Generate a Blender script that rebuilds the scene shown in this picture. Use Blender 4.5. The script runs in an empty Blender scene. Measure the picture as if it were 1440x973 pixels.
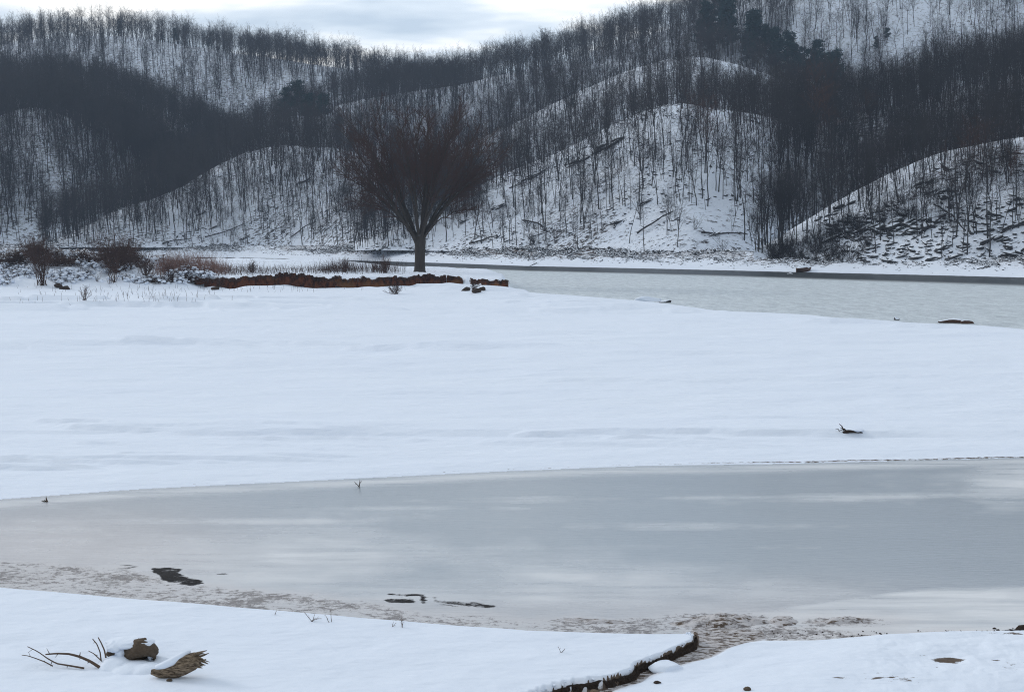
import bpy, math
import numpy as np
from mathutils import Vector

# ------------------------------------------------------------------ camera, sky, sun, exposure
scene = bpy.context.scene
COL = scene.collection
PI = math.pi
CAMZ, FPX, HORIZ = 5.5, 2000.0, 330.0
TH = math.atan((486.5 - HORIZ) / FPX)
cam_d = bpy.data.cameras.new('camera')
cam = bpy.data.objects.new('camera', cam_d); COL.objects.link(cam)
cam.location = (0, 0, CAMZ); cam.rotation_euler = (PI / 2 - TH, 0, 0)
cam_d.sensor_width = 36; cam_d.lens = 36 * FPX / 1440; cam_d.clip_start = 0.2; cam_d.clip_end = 5000
scene.camera = cam
scene.view_settings.view_transform = 'Standard'; scene.view_settings.look = 'None'
scene.view_settings.exposure = 0.12; scene.view_settings.gamma = 1.0
scene.view_settings.use_curve_mapping = False
scene.cycles.use_denoising = True; scene.cycles.denoising_prefilter = 'NONE'; scene.cycles.filter_width = 1.1
scene.cycles.max_bounces = 5; scene.cycles.diffuse_bounces = 3; scene.cycles.glossy_bounces = 2
scene.cycles.volume_bounces = 1; scene.cycles.transmission_bounces = 1
SUN_EL, SUN_AZ = math.radians(24), math.radians(-58)      # azimuth measured from +Y towards +X
w = bpy.data.worlds.new('World'); scene.world = w; w.use_nodes = True
nt = w.node_tree; nt.nodes.clear()
def wn(t, **k):
    n = nt.nodes.new(t)
    for a, b in k.items(): setattr(n, a, b)
    return n
out = wn('ShaderNodeOutputWorld'); bg = wn('ShaderNodeBackground'); bg.inputs['Strength'].default_value = 0.1
sky = wn('ShaderNodeTexSky', sky_type='NISHITA', sun_disc=False, sun_elevation=SUN_EL, sun_rotation=SUN_AZ, air_density=1.0, dust_density=1.0)
tc = wn('ShaderNodeTexCoord'); sep = wn('ShaderNodeSeparateXYZ'); nt.links.new(tc.outputs['Generated'], sep.inputs[0])
def wm(op, a, b=None, c=None, clamp=False):
    n = wn('ShaderNodeMath', operation=op, use_clamp=clamp)
    for i, v in enumerate((a, b, c)):
        if v is None: continue
        if isinstance(v, (int, float)): n.inputs[i].default_value = v
        else: nt.links.new(v, n.inputs[i])
    return n.outputs[0]
# cloud deck: direction projected on a flat layer overhead, stretched into bands
inv = wm('DIVIDE', 1.0, wm('ADD', wm('MAXIMUM', sep.outputs['Z'], 0.0), 0.10))
cx = wm('MULTIPLY', sep.outputs['X'], inv); cy = wm('MULTIPLY', sep.outputs['Y'], inv)
comb = wn('ShaderNodeCombineXYZ'); nt.links.new(cx, comb.inputs[0]); nt.links.new(cy, comb.inputs[1]); comb.inputs[2].default_value = 3.1
mp = wn('ShaderNodeMapping'); mp.inputs['Scale'].default_value = (1.5, 1.9, 1); mp.inputs['Location'].default_value = (0.35, 0.55, 0)
nt.links.new(comb.outputs[0], mp.inputs[0])
nz = wn('ShaderNodeTexNoise'); nz.inputs['Scale'].default_value = 1.0; nz.inputs['Detail'].default_value = 4; nz.inputs['Roughness'].default_value = 0.5
nt.links.new(mp.outputs[0], nz.inputs['Vector'])
rmp = wn('ShaderNodeValToRGB'); nt.links.new(nz.outputs['Fac'], rmp.inputs[0])
e = rmp.color_ramp.elements
e[0].position = 0.38; e[0].color = (4.7, 5.6, 6.7, 1); e[1].position = 0.62; e[1].color = (11.0, 10.8, 10.4, 1)
e2 = rmp.color_ramp.elements.new(0.5); e2.color = (6.7, 7.45, 8.3, 1)
mix = wn('ShaderNodeMix', data_type='RGBA'); mix.inputs[0].default_value = 0.88
nt.links.new(sky.outputs[0], mix.inputs[6]); nt.links.new(rmp.outputs[0], mix.inputs[7])
vd = wn('ShaderNodeVectorMath', operation='DOT_PRODUCT'); nt.links.new(tc.outputs['Generated'], vd.inputs[0])
vd.inputs[1].default_value = (0.08, 0.93, 0.36)     # thinnest, brightest part of the cloud deck
gl = wm('MULTIPLY_ADD', wm('POWER', wm('MAXIMUM', vd.outputs['Value'], 0.0), 3.0), 0.42, 0.82)
scl = wn('ShaderNodeVectorMath', operation='SCALE'); nt.links.new(mix.outputs[2], scl.inputs[0]); nt.links.new(gl, scl.inputs['Scale'])
nt.links.new(scl.outputs[0], bg.inputs[0]); nt.links.new(bg.outputs[0], out.inputs[0])
sd = bpy.data.lights.new('sun', 'SUN'); sd.energy = 1.2; sd.angle = math.radians(16); sd.color = (1.0, 0.96, 0.92)
so = bpy.data.objects.new('sun', sd); COL.objects.link(so)
sv = Vector((math.sin(SUN_AZ) * math.cos(SUN_EL), math.cos(SUN_AZ) * math.cos(SUN_EL), math.sin(SUN_EL)))
so.rotation_euler = sv.to_track_quat('Z', 'Y').to_euler(); so.location = (0, 0, 60)
HAZE = 0.00016

# ------------------------------------------------------------------ helpers
rng = np.random.default_rng(7)
CT, ST = math.cos(TH), math.sin(TH)
def ray(px, py):
    px = np.asarray(px, float); py = np.asarray(py, float)
    return (px - 720), FPX * CT + (486.5 - py) * ST, -FPX * ST + (486.5 - py) * CT
def at_z(px, py, z=0.0):
    dx, dy, dz = ray(px, py); s = (z - CAMZ) / dz
    return dx * s, dy * s, z + 0 * s
def at_y(px, py, Y):
    dx, dy, dz = ray(px, py); s = Y / dy
    return dx * s, Y + 0 * s, CAMZ + dz * s
def to_px(X, Y, Z):
    Z = Z - CAMZ
    d = Y * CT - Z * ST; u = Y * ST + Z * CT
    return 720 + FPX * X / d, 486.5 - FPX * u / d
def h2(ix, iy, seed):
    h = (ix.astype(np.int64) * 374761393 + iy.astype(np.int64) * 668265263 + seed * 974634777) & 0xffffffff
    h = ((h ^ (h >> 13)) * 1274126177) & 0xffffffff
    h = ((h ^ (h >> 16)) * 2246822519) & 0xffffffff
    return ((h ^ (h >> 15)) & 0xffffff) / float(0xffffff)
def vn(x, y, seed=0):
    x = np.asarray(x, float); y = np.asarray(y, float)
    ix = np.floor(x); iy = np.floor(y); fx = x - ix; fy = y - iy
    fx = fx * fx * fx * (fx * (fx * 6 - 15) + 10); fy = fy * fy * fy * (fy * (fy * 6 - 15) + 10)
    a = h2(ix, iy, seed); b = h2(ix + 1, iy, seed); c = h2(ix, iy + 1, seed); d = h2(ix + 1, iy + 1, seed)
    return (a + (b - a) * fx) * (1 - fy) + (c + (d - c) * fx) * fy
def fbm(x, y, seed=0, o=4, g=0.5):
    s = 0; a = 1; t = 0
    for k in range(o):
        s = s + a * vn(x * 2 ** k + 17.3 * k, y * 2 ** k - 9.1 * k, seed + k); t += a; a *= g
    return s / t
def ss(a, b, x):
    t = np.clip((x - a) / (b - a), 0, 1); return t * t * (3 - 2 * t)
def mesh_np(name, V, F, mat, attrs=None, smooth=True, parent=None):
    me = bpy.data.meshes.new(name)
    V = np.asarray(V, np.float32); n = len(V)
    me.vertices.add(n); me.vertices.foreach_set('co', V.ravel())
    if isinstance(F, np.ndarray): Fs = [F]
    else: Fs = F
    Fs = [f for f in Fs if len(f)]
    tot = sum(f.size for f in Fs); cnt = sum(len(f) for f in Fs)
    me.loops.add(tot); me.polygons.add(cnt)
    me.loops.foreach_set('vertex_index', np.concatenate([f.ravel() for f in Fs]).astype(np.int32))
    sizes = np.concatenate([np.full(len(f), f.shape[1]) for f in Fs])
    me.polygons.foreach_set('loop_start', (np.cumsum(sizes) - sizes).astype(np.int32))
    if smooth: me.polygons.foreach_set('use_smooth', np.ones(cnt, bool))
    me.update(calc_edges=True)
    if mat is not None: me.materials.append(mat)
    for k, v in (attrs or {}).items():
        a = me.attributes.new(k, 'FLOAT', 'POINT'); a.data.foreach_set('value', np.asarray(v, np.float32).ravel())
    o = bpy.data.objects.new(name, me)
    COL.objects.link(o)
    if parent is not None: o.parent = parent
    return o
def grid_faces(nr, nc):
    i = np.arange(nr - 1)[:, None] * nc + np.arange(nc - 1)[None, :]
    i = i.ravel(); return np.stack([i, i + 1, i + nc + 1, i + nc], 1)
def tag(o, label=None, cat=None, group=None, kind=None):
    if label: o['label'] = label
    if cat: o['category'] = cat
    if group: o['group'] = group
    if kind: o['kind'] = kind
    return o
def empty(name, loc=(0, 0, 0), rz=0):
    o = bpy.data.objects.new(name, None); COL.objects.link(o); o.location = loc; o.rotation_euler = (0, 0, rz)
    o.empty_display_size = 0.3
    return o
def nrm(v): return v / np.maximum(np.linalg.norm(v, axis=-1, keepdims=True), 1e-9)

class Tubes:
    """collects polylines with radii and builds them as one mesh"""
    def __init__(s): s.V = []; s.F = []; s.T = []; s.n = 0
    def add(s, P, R, sides=3):
        P = np.asarray(P, float); R = np.asarray(R, float)
        if P.ndim == 2: P = P[None]; R = R[None]
        N, K, _ = P.shape
        if N == 0: return
        d = nrm(P[:, -1] - P[:, 0])
        ref = np.where(np.abs(d[:, 2:3]) > 0.8, np.array([[1., 0, 0]]), np.array([[0, 0, 1.]]))
        tg = np.empty_like(P); tg[:, 1:-1] = P[:, 2:] - P[:, :-2]; tg[:, 0] = P[:, 1] - P[:, 0]; tg[:, -1] = P[:, -1] - P[:, -2]
        tg = nrm(tg)
        a = nrm(np.cross(tg, ref[:, None, :])); b = np.cross(tg, a)
        an = np.arange(sides) * 2 * PI / sides
        ring = P[:, :, None] + R[:, :, None, None] * (a[:, :, None] * np.cos(an)[None, None, :, None] + b[:, :, None] * np.sin(an)[None, None, :, None])
        s.V.append(ring.reshape(-1, 3))
        base = s.n + (np.arange(N) * K * sides)[:, None, None] + (np.arange(K - 1) * sides)[None, :, None] + np.arange(sides)[None, None, :]
        nx = np.roll(np.arange(sides), -1) - np.arange(sides)
        q = np.stack([base, base + nx, base + nx + sides, base + sides], -1).reshape(-1, 4)
        s.F.append(q)
        if sides > 3:                                  # close both ends
            for kk, rev in ((0, True), (K - 1, False)):
                c = s.n + (np.arange(N) * K * sides)[:, None] + kk * sides + np.arange(sides)[None]
                if rev: c = c[:, ::-1]
                for j in range(1, sides - 1): s.T.append(np.stack([c[:, 0], c[:, j], c[:, j + 1]], 1))
        s.n += N * K * sides
    def build(s, name, mat, parent=None, noise=0.0, nf=4.0):
        V = np.concatenate(s.V)
        if noise: V = V + noise * (np.stack([fbm(V[:, 0] * nf + V[:, 2] * nf * .7, V[:, 1] * nf + V[:, 2] * nf * .4, k, 3) for k in (3, 9, 15)], 1) - .5)
        F = [np.concatenate(s.F)] + ([np.concatenate(s.T)] if s.T else [])
        return mesh_np(name, V, F, mat, parent=parent)

def kids(P, R, n, smin, smax, ang, L, up, K, rf, g, jit=0.06, rmin=0.006, lpow=0.5, bow=0.0):
    """n children on each parent polyline; returns polylines and radii"""
    N, KP, _ = P.shape
    idx = np.repeat(np.arange(N), n); M = len(idx)
    s = smin + (smax - smin) * (np.tile(np.arange(n) + 0.5, N) + g.uniform(-.45, .45, M)) / n
    f = s * (KP - 1); i0 = np.minimum(f.astype(int), KP - 2); t = (f - i0)[:, None]
    A = P[idx, i0]; B = P[idx, i0 + 1]; st = A + (B - A) * t; tg = nrm(B - A)
    r0 = R[idx, i0] * (1 - t[:, 0]) + R[idx, i0 + 1] * t[:, 0]
    ref = nrm(g.normal(size=(M, 3))); side = nrm(np.cross(tg, ref))
    a = np.radians(g.uniform(ang[0], ang[1], M))[:, None]
    d = nrm(tg * np.cos(a) + side * np.sin(a))
    plen = np.linalg.norm(P[idx, -1] - P[idx, 0], axis=1)
    ln = g.uniform(L[0], L[1], M) * (plen if L[2] else 1) * (1 - s * lpow)
    out = np.empty((M, K, 3)); out[:, 0] = st; p = st; dd = d
    for k in range(1, K):
        dd = nrm(dd + np.array([0, 0, up]) + g.normal(size=(M, 3)) * jit)
        p = p + dd * (ln / (K - 1))[:, None]; out[:, k] = p
    rr = np.maximum(r0 * rf, rmin)
    rad = rr[:, None] * np.linspace(1, 0.3, K)[None]
    return out, np.maximum(rad, rmin * .6)

# ------------------------------------------------------------------ materials
def M(name):
    m = bpy.data.materials.new(name); m.use_nodes = True; t = m.node_tree; t.nodes.clear()
    o = t.nodes.new('ShaderNodeOutputMaterial'); b = t.nodes.new('ShaderNodeBsdfPrincipled'); t.links.new(b.outputs[0], o.inputs[0])
    return m, t, b
class NB:
    def __init__(s, t): s.t = t
    def lk(s, v, i):
        if isinstance(v, (int, float)): i.default_value = v
        elif isinstance(v, tuple): i.default_value = v if len(v) == 4 or i.type == 'VECTOR' else v + (1,)
        else: s.t.links.new(v, i)
    def math(s, op, a, b=None, c=None, clamp=False):
        n = s.t.nodes.new('ShaderNodeMath'); n.operation = op; n.use_clamp = clamp
        for i, v in enumerate((a, b, c)):
            if v is not None: s.lk(v, n.inputs[i])
        return n.outputs[0]
    def pos(s): return s.t.nodes.new('ShaderNodeNewGeometry').outputs['Position']
    def nz(s):
        g = s.t.nodes.new('ShaderNodeNewGeometry'); q = s.t.nodes.new('ShaderNodeSeparateXYZ'); s.t.links.new(g.outputs['Normal'], q.inputs[0]); return q.outputs[2]
    def obj(s): return s.t.nodes.new('ShaderNodeTexCoord').outputs['Object']
    def noise(s, v, scale, sc=(1, 1, 1), detail=4, rough=.5, rot=(0, 0, 0), out='Fac'):
        m = s.t.nodes.new('ShaderNodeMapping'); m.inputs['Scale'].default_value = sc; m.inputs['Rotation'].default_value = rot
        s.t.links.new(v, m.inputs[0]); n = s.t.nodes.new('ShaderNodeTexNoise')
        n.inputs['Scale'].default_value = scale; n.inputs['Detail'].default_value = detail; n.inputs['Roughness'].default_value = rough
        s.t.links.new(m.outputs[0], n.inputs['Vector']); return n.outputs[out]
    def sst(s, a, b, x):
        n = s.t.nodes.new('ShaderNodeMapRange'); n.interpolation_type = 'SMOOTHSTEP'
        s.lk(x, n.inputs[0]); s.lk(a, n.inputs[1]); s.lk(b, n.inputs[2]); return n.outputs[0]
    def mix(s, f, a, b):
        n = s.t.nodes.new('ShaderNodeMix'); n.data_type = 'RGBA'; s.lk(f, n.inputs[0]); s.lk(a, n.inputs[6]); s.lk(b, n.inputs[7]); return n.outputs[2]
    def attr(s, name):
        n = s.t.nodes.new('ShaderNodeAttribute'); n.attribute_name = name; return n.outputs['Fac']
    def bump(s, h, st=.5, dist=.1):
        n = s.t.nodes.new('ShaderNodeBump'); n.inputs['Strength'].default_value = st; n.inputs['Distance'].default_value = dist; s.t.links.new(h, n.inputs['Height']); return n.outputs[0]
    def rnd(s): return s.t.nodes.new('ShaderNodeObjectInfo').outputs['Random']
SNOW = (0.80, 0.865, 0.95); SNOWD = (0.74, 0.81, 0.92)

def mat_snow_ground():
    m, t, b = M('snow_and_mud'); n = NB(t); p = n.pos()
    mud = n.attr('mud'); speck = n.attr('speck'); farsp = n.attr('litter')
    sn = n.mix(n.noise(p, .12, (1, 2.5, 1), 3), SNOWD, SNOW)
    mc = n.mix(n.noise(p, 3.5, (.5, 1.2, 1), 5, .6), (.38, .36, .36), (.62, .61, .62))
    dk = n.sst(.50, .60, n.noise(p, 9, (.6, 1.1, 1), 6, .75))
    mc = n.mix(n.math('MULTIPLY', dk, .8), mc, (.075, .06, .055))
    soil = n.mix(n.noise(p, 6, (1, 1, 1), 5, .6), (.035, .024, .018), (.15, .11, .08))
    c = n.mix(mud, sn, mc)
    sp = n.sst(.0, .05, n.math('SUBTRACT', speck, n.noise(p, 11, (.6, 1.3, 1), 5, .7)))
    c = n.mix(sp, c, soil)
    s2 = n.sst(.0, .05, n.math('SUBTRACT', farsp, n.noise(p, 1.5, (.6, 1.0, 1.6), 7, .72)))
    c = n.mix(s2, c, n.mix(n.noise(p, 4, (1, 1, 1), 4), (.03, .024, .024), (.11, .085, .075)))
    t.links.new(c, b.inputs['Base Color']); b.inputs['Roughness'].default_value = .75
    b.inputs['Specular IOR Level'].default_value = .25
    h = n.math('ADD', n.math('MULTIPLY', n.noise(p, .55, (.6, 1.1, 1), 4, .6, (0, 0, .04)), 1.0), n.math('MULTIPLY', n.noise(p, 5, (.9, 1.1, 1), 4, .6), .08))
    t.links.new(n.bump(h, .6, .35), b.inputs['Normal']); return m
def mat_hill(rock=.35, rocksc=.25):
    m, t, b = M('hillside_snow'); n = NB(t); p = n.pos()
    lit = n.attr('litter')
    sn = n.mix(n.noise(p, .15, (1, 1, 1), 3), SNOWD, SNOW)
    d = n.mix(n.noise(p, 1.2, (1, 1, 1), 4, .6), (.04, .04, .045), (.12, .112, .112))
    f = n.sst(-.04, .05, n.math('SUBTRACT', lit, n.noise(p, 1.3, (.5, 1, 1.3), 8, .74, (0, .45, 0))))
    t.links.new(n.mix(f, sn, d), b.inputs['Base Color']); b.inputs['Roughness'].default_value = .85
    b.inputs['Specular IOR Level'].default_value = .15
    t.links.new(n.bump(n.noise(p, .8, (1, 1, 1), 5, .6), .7, .6), b.inputs['Normal']); return m
def mat_bark(name, a, bb, snow=0.0, sc=6, tint=.25):
    m, t, b = M(name); n = NB(t); p = n.obj()
    c = n.mix(n.noise(p, sc, (1, 1, .25), 4, .6), a, bb)
    r = n.math('MULTIPLY_ADD', n.rnd(), tint * 2, 1 - tint)
    mu = t.nodes.new('ShaderNodeVectorMath'); mu.operation = 'SCALE'; t.links.new(c, mu.inputs[0]); t.links.new(r, mu.inputs['Scale']); c = mu.outputs[0]
    if snow:
        f = n.sst(.55, .8, n.math('MULTIPLY', n.nz(), n.sst(.62 - snow * .3, .66 - snow * .3, n.noise(p, 1.6, (1, 1, 1), 3, .6))))
        c = n.mix(f, c, SNOW)
    t.links.new(c, b.inputs['Base Color']); b.inputs['Roughness'].default_value = .9; b.inputs['Specular IOR Level'].default_value = .1
    if sc > 10: t.links.new(n.bump(n.noise(p, sc, (1, 1, .2), 5, .7), .8, .04), b.inputs['Normal'])
    return m
def mat_rock(name, a, bb, snow=.5, sc=2.5):
    m, t, b = M(name); n = NB(t); p = n.pos()
    c = n.mix(n.noise(p, sc, (1, 1, 2.2), 6, .65), a, bb)
    if snow:
        f = n.sst(.72 - snow * .35, .9 - snow * .3, n.math('ADD', n.nz(), n.math('MULTIPLY_ADD', n.noise(p, sc * .8, (1, 1, 1), 4, .6), .6, -.3)))
        c = n.mix(f, c, SNOW)
    t.links.new(c, b.inputs['Base Color']); b.inputs['Roughness'].default_value = .9; b.inputs['Specular IOR Level'].default_value = .2
    t.links.new(n.bump(n.noise(p, sc * 3, (1, 1, 2), 6, .7), .8, .08), b.inputs['Normal']); return m
def mat_plain(name, a, bb, sc=8, rough=.9):
    m, t, b = M(name); n = NB(t); p = n.obj()
    t.links.new(n.mix(n.noise(p, sc, (1, 1, 1), 4), a, bb), b.inputs['Base Color']); b.inputs['Roughness'].default_value = rough
    b.inputs['Specular IOR Level'].default_value = .2
    return m
MT = dict(
    ground=mat_snow_ground(), hill=mat_hill(),
    bark=mat_bark('grey_bark', (.032, .032, .036), (.075, .072, .075), .25),
    twig=mat_bark('grey_twigs', (.035, .034, .038), (.06, .056, .058), .0),
    redtwig=mat_bark('russet_twigs', (.065, .038, .030), (.105, .06, .047), .0),
    bigbark=mat_bark('furrowed_bark', (.018, .015, .014), (.085, .075, .065), .12, 14, .0),
    bigtwig=mat_bark('brown_twigs', (.052, .032, .028), (.088, .056, .048), .0, 6, .0),
    needle=mat_plain('dark_needles', (.010, .030, .034), (.028, .06, .058), 2),
    rock=mat_rock('dark_rock', (.02, .021, .025), (.09, .09, .095), .55),
    redrock=mat_rock('brown_rock', (.04, .022, .016), (.14, .08, .055), .35),
    earth=mat_rock('red_brown_earth', (.028, .008, .004), (.17, .055, .020), .0, 4),
    soil=mat_rock('black_soil', (.014, .010, .008), (.085, .06, .045), .0, 14),
    drift=mat_bark('weathered_wood', (.05, .036, .024), (.26, .20, .145), .0, 26, .0),
    stick=mat_plain('brown_stick', (.06, .04, .03), (.14, .10, .07), 20),
    wood=None,
    clod=mat_rock('brown_clod', (.07, .05, .035), (.21, .16, .115), .0, 16),
    shrub=mat_bark('brown_shrub_stems', (.04, .026, .022), (.10, .065, .055), .0),
    grass=mat_plain('dry_russet_grass', (.15, .085, .068), (.27, .17, .14), 3),
)
def mat_wood():
    m, t, b = M('splintered_grey_wood'); n = NB(t); p = n.obj()
    f = n.noise(p, 42, (.22, 1, 1.2), 6, .7, (0, .45, 0))
    c = n.mix(n.sst(.33, .66, f), (.045, .030, .020), (.34, .26, .18))
    t.links.new(c, b.inputs['Base Color']); b.inputs['Roughness'].default_value = .9; b.inputs['Specular IOR Level'].default_value = .15
    t.links.new(n.bump(f, 1.0, .03), b.inputs['Normal']); return m
MT['wood'] = mat_wood()
def mat_cap():
    m, t, b = M('packed_snow'); n = NB(t); p = n.pos()
    t.links.new(n.mix(n.noise(p, 2, (1, 1, 1), 3), SNOWD, SNOW), b.inputs['Base Color']); b.inputs['Roughness'].default_value = .75
    b.inputs['Specular IOR Level'].default_value = .25
    t.links.new(n.bump(n.noise(p, 14, (1, 1, 1), 4), .3, .03), b.inputs['Normal']); return m
MT['cap'] = mat_cap()
def mat_earth():
    m, t, b = M('crumbling_earth'); n = NB(t); p = n.pos()
    c = n.mix(n.sst(.35, .65, n.noise(p, 2.2, (1, 1, .5), 7, .75)), (.018, .007, .005), (.13, .045, .020))
    c = n.mix(n.math('MULTIPLY', n.sst(.48, .62, n.noise(p, .35, (1, 1, 1), 3)), .6), c, (.17, .085, .035))
    t.links.new(c, b.inputs['Base Color']); b.inputs['Roughness'].default_value = .95; b.inputs['Specular IOR Level'].default_value = .1
    t.links.new(n.bump(n.noise(p, 5, (1, 1, .4), 6, .7), 1.0, .15), b.inputs['Normal']); return m
MT['earth'] = mat_earth()
def mat_lake():
    m, t, b = M('rippled_lake_water'); n = NB(t); p = n.pos()
    calm_hill_refl = n.attr('calm_hill_refl')
    b.inputs['IOR'].default_value = 1.33
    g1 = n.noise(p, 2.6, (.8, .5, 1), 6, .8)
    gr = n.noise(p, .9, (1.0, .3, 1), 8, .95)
    base = n.mix(n.sst(.3, .7, gr), (.37, .425, .465), (.84, .92, .96))  # pale tones put the sky reflected by the ripples into the base colour
    c = n.mix(calm_hill_refl, base, (.009, .015, .018))  # dark colour stands in for the hills mirrored in the calm water
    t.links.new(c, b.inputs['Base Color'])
    t.links.new(n.math('MULTIPLY_ADD', calm_hill_refl, -.05, .36), b.inputs['Roughness']); t.links.new(n.math('MULTIPLY_ADD', calm_hill_refl, -.36, .5), b.inputs['Specular IOR Level'])
    hh = n.math('MULTIPLY', g1, n.math('MULTIPLY_ADD', calm_hill_refl, -.8, 1.0))
    t.links.new(n.bump(hh, .8, .25), b.inputs['Normal']); return m
def mat_ice():
    m, t, b = M('pool_ice'); n = NB(t); p = n.pos()
    frost_glint, mud, op, warm = n.attr('frost_glint'), n.attr('mud'), n.attr('open'), n.attr('warm')
    st = n.noise(p, .5, (.22, 1.5, 1), 5, .6)
    ice = n.mix(st, (.30, .35, .40), (.37, .425, .475))
    ice = n.mix(warm, ice, (.50, .485, .50))
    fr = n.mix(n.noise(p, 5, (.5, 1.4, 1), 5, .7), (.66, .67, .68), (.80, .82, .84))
    f2 = n.math('MULTIPLY', frost_glint, n.sst(.15, .65, n.noise(p, 1.3, (.25, 1.8, 1), 6, .6)))
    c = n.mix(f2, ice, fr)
    mudc = n.mix(n.noise(p, 3.0, (.5, 1.2, 1), 6, .7), (.50, .48, .48), (.72, .71, .72))
    c = n.mix(n.math('MULTIPLY', mud, .85, clamp=True), c, mudc)
    sp = n.sst(.0, .05, n.math('SUBTRACT', n.math('MULTIPLY_ADD', mud, .36, .175), n.noise(p, 8, (.7, 1.0, 1), 7, .85)))
    c = n.mix(n.math('MULTIPLY', sp, .9), c, (.095, .075, .07))
    ed = n.sst(.40, .55, n.math('ADD', op, n.math('MULTIPLY_ADD', n.noise(p, 4, (.5, 1.2, 1), 6, .75), 1.8, -.95)))
    c = n.mix(ed, c, (.012, .010, .010))
    t.links.new(c, b.inputs['Base Color'])
    t.links.new(n.math('MULTIPLY_ADD', ed, -.10, n.math('MULTIPLY_ADD', f2, .35, .17)), b.inputs['Roughness'])
    t.links.new(n.math('MULTIPLY_ADD', ed, -.35, .45), b.inputs['Specular IOR Level']); t.links.new(n.math('MULTIPLY_ADD', ed, -.34, 1.45), b.inputs['IOR'])
    t.links.new(n.bump(n.math('ADD', n.noise(p, 7, (.4, 1.5, 1), 5, .7), n.math('MULTIPLY', mud, n.noise(p, 9, (.5, 1.5, 1), 5, .7))), .25, .03), b.inputs['Normal']); return m
MT['lake'] = mat_lake(); MT['ice'] = mat_ice()

# ------------------------------------------------------------------ ground height field
def curve(pts, z=0.0):                      # pixel points on height z -> distance as a function of azimuth slope
    a = np.array(pts, float); X, Y, _ = at_z(a[:, 0], a[:, 1], z); t = X / Y; o = np.argsort(t)
    return lambda q, t=t[o], Y=Y[o]: np.interp(q, t, Y)
Yn = curve([(-400, 800), (0, 829), (200, 846), (400, 861), (600, 879), (740, 889), (900, 893), (975, 893), (1060, 894), (1200, 893), (1440, 888), (1800, 880)])
Yp = curve([(-400, 720), (0, 706), (200, 691), (400, 681), (500, 676), (700, 666), (900, 658), (1100, 655), (1250, 651), (1440, 646), (1800, 640)])
Yf = curve([(-500, 356), (0, 360), (330, 362), (560, 368), (740, 374), (1100, 382), (1440, 390), (1900, 402)])
_ts = np.array([-0.6, -0.36, -0.2, -0.05, -0.018, -0.005, 0.012, 0.0925, 0.14, 0.27, 0.36, 0.6])
_ys = np.array([215., 212, 205, 190, 178, 158, 138, 121, 107, 92, 86, 80])
Ys = lambda q: np.interp(q, _ts, _ys)
_bx = np.array([-400, 0, 150, 285, 340, 400, 470, 520, 560, 600, 650, 700, 716])
_bt = (_bx - 720) / FPX
_by = np.array([138., 138, 138, 136, 134, 137, 135, 134, 135.5, 139, 138, 133, 132.5])
Yb = lambda q: np.interp(q, _bt, _by)
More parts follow.
